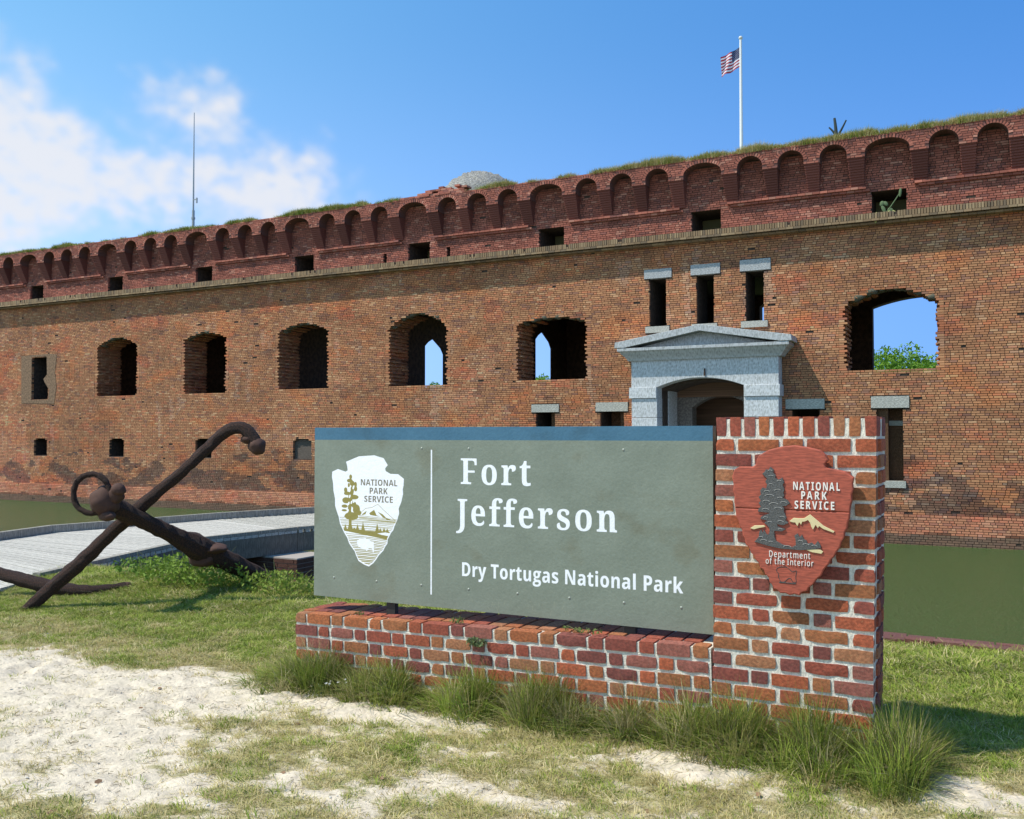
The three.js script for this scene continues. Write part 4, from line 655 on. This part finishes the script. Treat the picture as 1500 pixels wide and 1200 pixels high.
// ------------------------------------------------------------------ the carved plaque on the pillar
{
  const pq = thing('carved_plaque', 'rust red carved wooden arrowhead plaque hung on the brick pillar', 'plaque', [-.905, .866, ZS + .035]);
  const k = .000723, cv = ([x, y]) => new THREE.Vector2((x - 497) * k, (1140 - y) * k);
  const o = [[270, 150], [340, 110], [430, 85], [520, 75], [620, 90], [700, 110], [730, 140], [748, 170], [722, 205], [735, 235], [800, 248], [870, 262], [922, 300], [913, 340], [918, 380], [905, 420], [908, 460], [897, 500], [893, 536], [889, 570], [878, 605], [874, 640], [858, 670], [852, 710], [834, 740], [822, 780], [798, 815], [786, 845], [760, 872], [745, 905], [715, 940], [692, 990], [662, 1015], [642, 1050], [605, 1080], [596, 1103], [555, 1118], [545, 1137], [510, 1130], [480, 1141], [450, 1128], [415, 1131], [392, 1110], [372, 1105], [358, 1075], [342, 1062], [335, 1025], [312, 1005], [300, 975], [274, 958], [265, 925], [240, 900], [232, 872], [206, 850], [192, 810], [168, 790], [164, 750], [146, 720], [142, 685], [124, 660], [116, 620], [98, 590], [96, 555], [90, 532], [84, 490], [88, 450], [76, 410], [82, 370], [70, 310], [85, 260], [120, 238], [220, 238], [250, 215], [255, 175]];
  const iA = o.findIndex((p) => p[1] === 536), iB = o.findIndex((p) => p[1] === 532);
  const wt = dataTex(256, 256, (i, j) => { const v = .86 + .1 * n2(i * .02, j * .16) + .07 * n2b(i * .05, j * .5); return [v, v, v]; }, true);
  const red = std(lin(.49, .105, .060), { map: rep(wt, 2, 2), bumpMap: rep(wt, 2, 2), bumpScale: .0008, roughness: .72 });
  const ext = { depth: .036, bevelEnabled: true, bevelSize: .006, bevelThickness: .006, bevelSegments: 2 };
  part('board', new THREE.ExtrudeGeometry(new THREE.Shape([...o.slice(0, iA + 1), ...o.slice(iB)].map(cv)), ext).translate(0, .0064, 0), red, pq);
  part('board', new THREE.ExtrudeGeometry(new THREE.Shape(o.slice(iA, iB + 1).map(cv)), ext).translate(0, -.0064, 0), red, pq);
  part('bracket', mergeGeometries([box(-.1, .1, .2, .26, -.036, -.006), box(-.1, .1, .5, .56, -.036, -.006)]), std(lin(.1, .05, .03)), pq);
  const zf = .0425, grey = std(lin(.17, .17, .165), { bumpMap: rep(pitTex, 8, 8), bumpScale: .004, map: rep(mottleTex, 9, 9), roughness: .8 }), cream = std(lin(.66, .55, .30), { roughness: .7 }), white = std(lin(.78, .74, .68), { roughness: .7 });
  const rel = (name, pts, m, d = .006) => part(name, new THREE.ExtrudeGeometry(new THREE.Shape(pts.map(cv)), { depth: d, bevelEnabled: true, bevelSize: .0015, bevelThickness: .002, bevelSegments: 2 }).translate(0, 0, zf - .002), m, pq);
  rel('tree_relief', [[350, 222], [372, 240], [368, 262], [388, 285], [380, 302], [408, 315], [435, 300], [447, 330], [436, 352], [449, 385], [440, 405], [446, 432], [436, 448], [470, 462], [487, 484], [462, 502], [430, 510], [446, 522], [442, 545], [462, 590], [452, 610], [474, 628], [440, 646], [392, 640], [398, 660], [452, 676], [430, 692], [372, 690], [374, 735], [385, 765], [430, 790], [500, 806], [530, 790], [528, 745], [520, 720], [540, 705], [556, 730], [572, 712], [584, 742], [602, 752], [612, 776], [640, 765], [660, 785], [682, 752], [700, 780], [702, 800], [612, 815], [560, 822], [420, 818], [325, 802], [232, 778], [262, 742], [268, 700], [280, 690], [290, 712], [300, 686], [314, 716], [330, 726], [342, 700], [340, 668], [304, 634], [330, 620], [276, 606], [282, 590], [320, 575], [345, 560], [258, 552], [264, 530], [282, 515], [264, 490], [280, 472], [264, 446], [282, 425], [276, 396], [292, 376], [318, 384], [326, 352], [314, 330], [326, 305], [292, 272], [310, 256], [318, 240], [338, 244]], grey, .008);
  { const rt = rngOf(64), gs = []; for (const [x, y, w] of [[345, 250, 26], [352, 290, 30], [410, 325, 26], [350, 350, 24], [320, 405, 36], [400, 395, 40], [345, 440, 60], [420, 450, 30], [320, 480, 46], [440, 484, 40], [370, 500, 60], [310, 540, 44], [400, 530, 50], [310, 598, 30], [430, 590, 30], [420, 625, 40], [345, 630, 26], [420, 680, 26], [280, 745, 26], [300, 770, 40], [350, 775, 24], [560, 760, 28], [600, 785, 40], [660, 790, 34], [470, 808, 50]]) { const q = cv([x + 8 * (rt() - .5), y]); gs.push(new THREE.TorusGeometry(w * k * .55, .0022, 5, 10, 2.6).rotateZ(.25 + .4 * (rt() - .5)).scale(1, .5, 1).translate(q.x, q.y, zf + .0082)); } part('bough_relief', mergeGeometries(gs), std(lin(.36, .35, .33), { roughness: .8 }), pq); }
  rel('lake_relief', [[605, 808], [640, 812], [700, 814], [716, 826], [706, 840], [640, 832], [602, 818]], cream); rel('branch_relief', [[200, 680], [230, 660], [300, 656], [306, 664], [262, 674], [225, 686]], cream);
  rel('mountain_relief', [[485, 615], [515, 592], [545, 594], [588, 592], [630, 563], [672, 598], [722, 640], [795, 676], [790, 684], [720, 660], [692, 640], [684, 656], [668, 632], [650, 668], [640, 650], [632, 622], [616, 600], [592, 612], [574, 614], [566, 636], [552, 618], [540, 648], [526, 622], [505, 622]], cream);
  const font = await new FontLoader().loadAsync('fonts/droid/droid_sans_regular.typeface.json'), bold = await new FontLoader().loadAsync('fonts/droid/droid_sans_bold.typeface.json');
  const word = (s, cx, yb, w, h, f, sp) => { const gs = []; let x = 0; for (const ch of s) { if (ch !== ' ') { const g = new TextGeometry(ch, { font: f, size: 1, depth: .1, curveSegments: 4, bevelEnabled: false }); g.computeBoundingBox(); gs.push(g.translate(x, 0, 0)); x += g.boundingBox.max.x - x + sp; } else x += .34; } const g = mergeGeometries(gs); g.computeBoundingBox(); const b = g.boundingBox, sx = w * k / (b.max.x - b.min.x), sy = h * k / .72; g.translate(-(b.max.x + b.min.x) / 2, 0, 0).scale(sx, sy, .05).translate((cx - 497) * k, (1140 - yb) * k, zf - .0005); part('lettering', g, white, pq); };
  word('NATIONAL', 675, 384, 325, 42, bold, .26); word('PARK', 658, 451, 178, 42, bold, .26); word('SERVICE', 660, 522, 278, 42, bold, .26);
  word('Department', 482, 884, 292, 33, font, .2); word('of the Interior', 480, 936, 340, 31, font, .2);
  const bis = [[415, 1060], [400, 1030], [402, 1008], [386, 985], [390, 966], [415, 955], [462, 955], [500, 985], [530, 975], [524, 1020], [526, 1062], [500, 1058], [488, 1034], [470, 1036], [440, 1064], [412, 1062]].map((p) => { const q = cv(p); return V(q.x, q.y, zf); });
  part('bison_outline', mergeGeometries([new THREE.TubeGeometry(new THREE.CatmullRomCurve3(bis, false, 'catmullrom', .3), 60, .0017, 5), new THREE.TubeGeometry(new THREE.LineCurve3(V((405 - 497) * k, (1140 - 1068) * k, zf), V((525 - 497) * k, (1140 - 1070) * k, zf)), 4, .0028, 5)]), grey, pq);
}

// ------------------------------------------------------------------ old iron anchor
{
  const rustMap = dataTex(256, 256, (i, j) => { const a = torus4(i, j, 256, 256, 4), b = torus4(i, j, 256, 256, 14), v = .62 + .2 * a + .2 * b, o = smooth(.2, .7, torus4(i, j, 256, 256, 6.5)); return [v * (1.05 + .4 * o), v * (.96 + .1 * o), v * (.94 - .1 * o)]; }, true);
  const iron = std(lin(.12, .066, .046), { map: rep(rustMap, 6, 1), bumpMap: rep(pitTex, 10, 3), bumpScale: .02, roughness: .85 });
  const an = thing('ship_anchor', 'large rusty iron anchor with ring and long bent stock leaning on the grass', 'anchor', [-7.4, 0, -6.6]);
  const T = (pts) => pts.map((p) => V(p[0] + 7.4, p[1], p[2] + 6.6));
  const rod = (pts, radii, seg = 60, rs = 14, rough = .008) => { const c = new THREE.CatmullRomCurve3(T(pts), false, 'catmullrom', .5), g = new THREE.TubeGeometry(c, seg, 1, rs), p = g.attributes.position; for (let i = 0; i <= seg; i++) { const t = i / seg, q = c.getPointAt(t), f = t * (radii.length - 1), a = Math.floor(Math.min(f, radii.length - 1.001)), rad = radii[a] + (radii[a + 1] - radii[a]) * (f - a); for (let j = 0; j <= rs; j++) { const k = i * (rs + 1) + j, dx = p.getX(k) - q.x, dy = p.getY(k) - q.y, dz = p.getZ(k) - q.z, s = rad + rough * n3(q.x * 7 + dx * 2, q.y * 7 + dy * 2, q.z * 7 + dz * 2); p.setXYZ(k, q.x + dx * s, q.y + dy * s, q.z + dz * s); } } g.computeVertexNormals(); return g; };
  const lump = (pos, r, sq = [1, 1, 1], seed = 1) => { const g = mergeVertices(new THREE.IcosahedronGeometry(r, 4).deleteAttribute('uv').deleteAttribute('normal')), p = g.attributes.position; for (let i = 0; i < p.count; i++) { const s = 1 + .12 * n3(p.getX(i) * 9 + seed, p.getY(i) * 9, p.getZ(i) * 9) + .05 * n3(p.getX(i) * 30, p.getY(i) * 30 + seed, p.getZ(i) * 30); p.setXYZ(i, p.getX(i) * s * sq[0], p.getY(i) * s * sq[1], p.getZ(i) * s * sq[2]); } g.computeVertexNormals(); const [v] = T([pos]); return g.translate(v.x, v.y, v.z); };
  part('stock', rod([[-8.42, -.12, -5.86], [-8.357, -.026, -5.902], [-7.933, .46, -6.215], [-7.578, .873, -6.438], [-7.097, 1.359, -6.724], [-6.85, 1.69, -6.95], [-6.73, 1.772, -7.01], [-6.629, 1.765, -7.062], [-6.563, 1.69, -7.098], [-6.53, 1.62, -7.115]], [.05, .062, .07, .068, .066, .06, .054, .055, .062, .068], 90), iron, an);
  part('stock_ball', mergeGeometries([lump([-6.515, 1.592, -7.12], .088, [1, 1, 1], 2)]), iron, an); part('stock_collar', lump([-6.6, 1.66, -7.09], .062, [1.3, .8, 1.2], 5), iron, an);
  part('shank', rod([[-7.47, 1.09, -6.03], [-7.41, .84, -6.53], [-7.36, .59, -7.03], [-7.3, .34, -7.53], [-7.24, .09, -8.03]], [.095, .1, .085, .082, .085, .1, .135, .13, .115, .11, .105, .09], 44, 8, .012), iron, an);
  part('shank_head', mergeGeometries([lump([-7.43, 1.07, -6.06], .125, [1.0, 1.15, 1.1], 3), lump([-7.35, 1.13, -6.1], .085, [1.1, 1, 1], 4), lump([-7.28, 1.19, -6.09], .066, [1, .9, 1], 8), lump([-7.37, .94, -6.04], .065, [1.4, .8, 1], 9)]), iron, an);
  part('shank_boss', mergeGeometries([lump([-7.3, .5, -7.3], .12, [1.5, .5, 1.2], 12), lump([-7.38, .4, -7.26], .12, [1.3, .8, 1.1], 14)]), iron, an);
  part('stock_key', lump([-7.55, .88, -6.46], .085, [.9, .9, .9], 6), iron, an);
  const ring = new THREE.TorusGeometry(.172, .026, 12, 48), rp = ring.attributes.position; for (let i = 0; i < rp.count; i++) { const s = 1 + .03 * n3(rp.getX(i) * 14, rp.getY(i) * 14, 4); rp.setXYZ(i, rp.getX(i) * s, rp.getY(i) * s * 1.08, rp.getZ(i) * (1 + .3 * n3(rp.getX(i) * 20, rp.getY(i) * 20, 9))); } ring.computeVertexNormals(); ring.rotateY(.45);
  const [rc] = T([[-7.5, 1.15, -5.97]]); ring.translate(rc.x, rc.y, rc.z); part('ring', ring, iron, an);
  const arm = thing('iron_bar', 'rusty curved iron bar lying in the grass behind the leaning anchor', 'iron bar', [-8.9, 0, -6.5]);
  const g = rod([[-9.8, .33, -6.2], [-9.131, .19, -6.35], [-8.724, .1, -6.5], [-8.4, .055, -6.7], [-8.28, .06, -7.05]], [.055, .065, .075, .068, .052], 50, 12); g.translate(-7.4 + 8.9, 0, -6.6 + 6.5); const am = part('bar', g, iron, arm);
  part('bar_end', lump([-8.28, .06, -7.05], .054, [1, 1, 1], 3).translate(-7.4 + 8.9, 0, -6.6 + 6.5), iron, arm);
}
// ------------------------------------------------------------------ weeds
function weed(name, label, x, y, z, n, rx, ry, rz, leaf, col, seed, stems = 8, group) {
  const w = thing(name, label, 'weed', [x, y, z], group), r = rngOf(seed), gs = [];
  for (let k = 0; k < stems; k++) { const a = r() * 6.28, q = Math.sqrt(r()); gs.push(limb(V(.2 * rx * Math.cos(a), 0, .2 * rz * Math.sin(a)), V(rx * q * Math.cos(a), ry * (.7 + .9 * r()), rz * q * Math.sin(a)), .003 + leaf * .05, .0015, .02, 5)); }
  part('stems', mergeGeometries(gs), std(lin(.14, .15, .05)), w);
  part('leaves', leafMass(seed * 3, n, rx, ry * .62, rz, leaf, .1).translate(0, ry * .66, 0), leafMat(...col), w);
}
weed('leafy_weeds', 'clump of bushy green weeds growing beneath the anchor shank', -7.75, .02, -7.45, 1500, .75, .3, .42, .026, [.20, .30, .045], 41, 30);
weed('leafy_weeds', 'low dark leafy weeds at the moat edge beside the footbridge', -8.75, -.02, -7.75, 700, .6, .22, .3, .026, [.15, .25, .04], 42, 18);
weed('leafy_weeds', 'bright green weeds between the anchor and the sign panel', -6.75, 0, -7.7, 1000, .75, .2, .35, .024, [.24, .32, .055], 43, 20);
weed('wall_weed', 'small grey green weed rooted in a mortar joint of the low brick wall', -2.85, .37, -5.1, 110, .075, .045, .04, .014, [.16, .21, .09], 44, 7);
weed('wall_weed', 'tiny weed sprig on top of the low wall under the panel', -3.02, .49, -5.16, 40, .06, .03, .03, .01, [.15, .22, .06], 45, 4);
weed('wall_weed', 'tiny weed sprig on the low wall near its free end', -3.8, .475, -5.17, 24, .05, .02, .025, .01, [.16, .22, .06], 46, 3);
weed('wall_weed', 'trailing weed on the low wall close to the pillar', -2.15, .515, -5.16, 60, .16, .025, .03, .01, [.15, .21, .06], 47, 5);
{
  const fl = thing('white_flowers', 'tiny white flowers in the grass at the free end of the low wall', 'flowers', [-3.98, 0, -4.93]), r = rngOf(83), pm = std(lin(.82, .80, .78)), gs = [];
  for (let k = 0; k < 16; k++) { const x = (r() - .5) * .45, z = (r() - .5) * .12, h = .035 + .05 * r(); gs.push(new THREE.CylinderGeometry(.0012, .0015, h, 4).translate(x, h / 2, z)); const pts = []; for (let q = 0; q < 5; q++) pts.push(new THREE.SphereGeometry(.0055, 6, 4).scale(1, .4, .7).translate(.006, 0, 0).rotateY(q * 1.257)); part('flower', mergeGeometries(pts).rotateX(.5).translate(x, h, z), pm, fl); }
  part('stems', mergeGeometries(gs), std(lin(.15, .2, .05)), fl);
}
{ // straw, twigs and shell bits on the sand
  const r = rngOf(66), gs = [], sh = [];
  for (let k = 0; k < 4200; k++) { const z = -2.6 - 3.2 * r(), x = z * 1.5 + (1.55 * -z) * r() + .2; if (cover(x, z) > .5 || inSign(x, z)) continue; const L = .015 + .05 * r() * r(), g = new THREE.CylinderGeometry(.0009, .0015, L, 4).rotateZ(Math.PI / 2 + (r() - .5) * .35).rotateY(r() * 6.28).translate(x, gy(x, z) + .004, z); gs.push(g); }
  const o = new THREE.Mesh(mergeGeometries(gs), std(lin(.24, .19, .12))); o.name = 'straw_litter'; o.castShadow = o.receiveShadow = true; tag(o, 'dry straw and twig bits scattered over the sand', 'litter'); o.userData.kind = 'stuff';
  for (let k = 0; k < 500; k++) { const z = -2.6 - 3 * r(), x = z * 1.5 + 1.55 * -z * r() + .2; if (cover(x, z) > .45 || inSign(x, z)) continue; const s = .003 + .007 * r() * r(); sh.push(new THREE.IcosahedronGeometry(s, 0).scale(1.3, .6, 1).rotateY(r() * 6).translate(x, gy(x, z) + s * .3, z)); }
  const lv = []; for (let k = 0; k < 26; k++) { const z = -2.7 - 3.4 * r(), x = z * 1.5 + 1.55 * -z * r() + .2; if (inSign(x, z)) continue; lv.push(new THREE.CircleGeometry(.012 + .014 * r(), 6).scale(1, .55, 1).rotateX(-1.35 + .5 * r()).rotateY(r() * 6.28).translate(x, gy(x, z) + .012, z)); }
  const lo = new THREE.Mesh(mergeGeometries(lv), std(lin(.22, .13, .07), { side: THREE.DoubleSide })); lo.name = 'dead_leaves'; lo.castShadow = lo.receiveShadow = true; tag(lo, 'small brown dead leaves scattered on the sand and turf', 'leaves'); lo.userData.kind = 'stuff';
  const p = new THREE.Mesh(mergeGeometries(sh), std(lin(.6, .56, .48))); p.name = 'shell_grit'; p.castShadow = p.receiveShadow = true; tag(p, 'small pale shell and coral bits lying on the sand', 'shell grit'); p.userData.kind = 'stuff';
}
renderer.render(scene, camera);
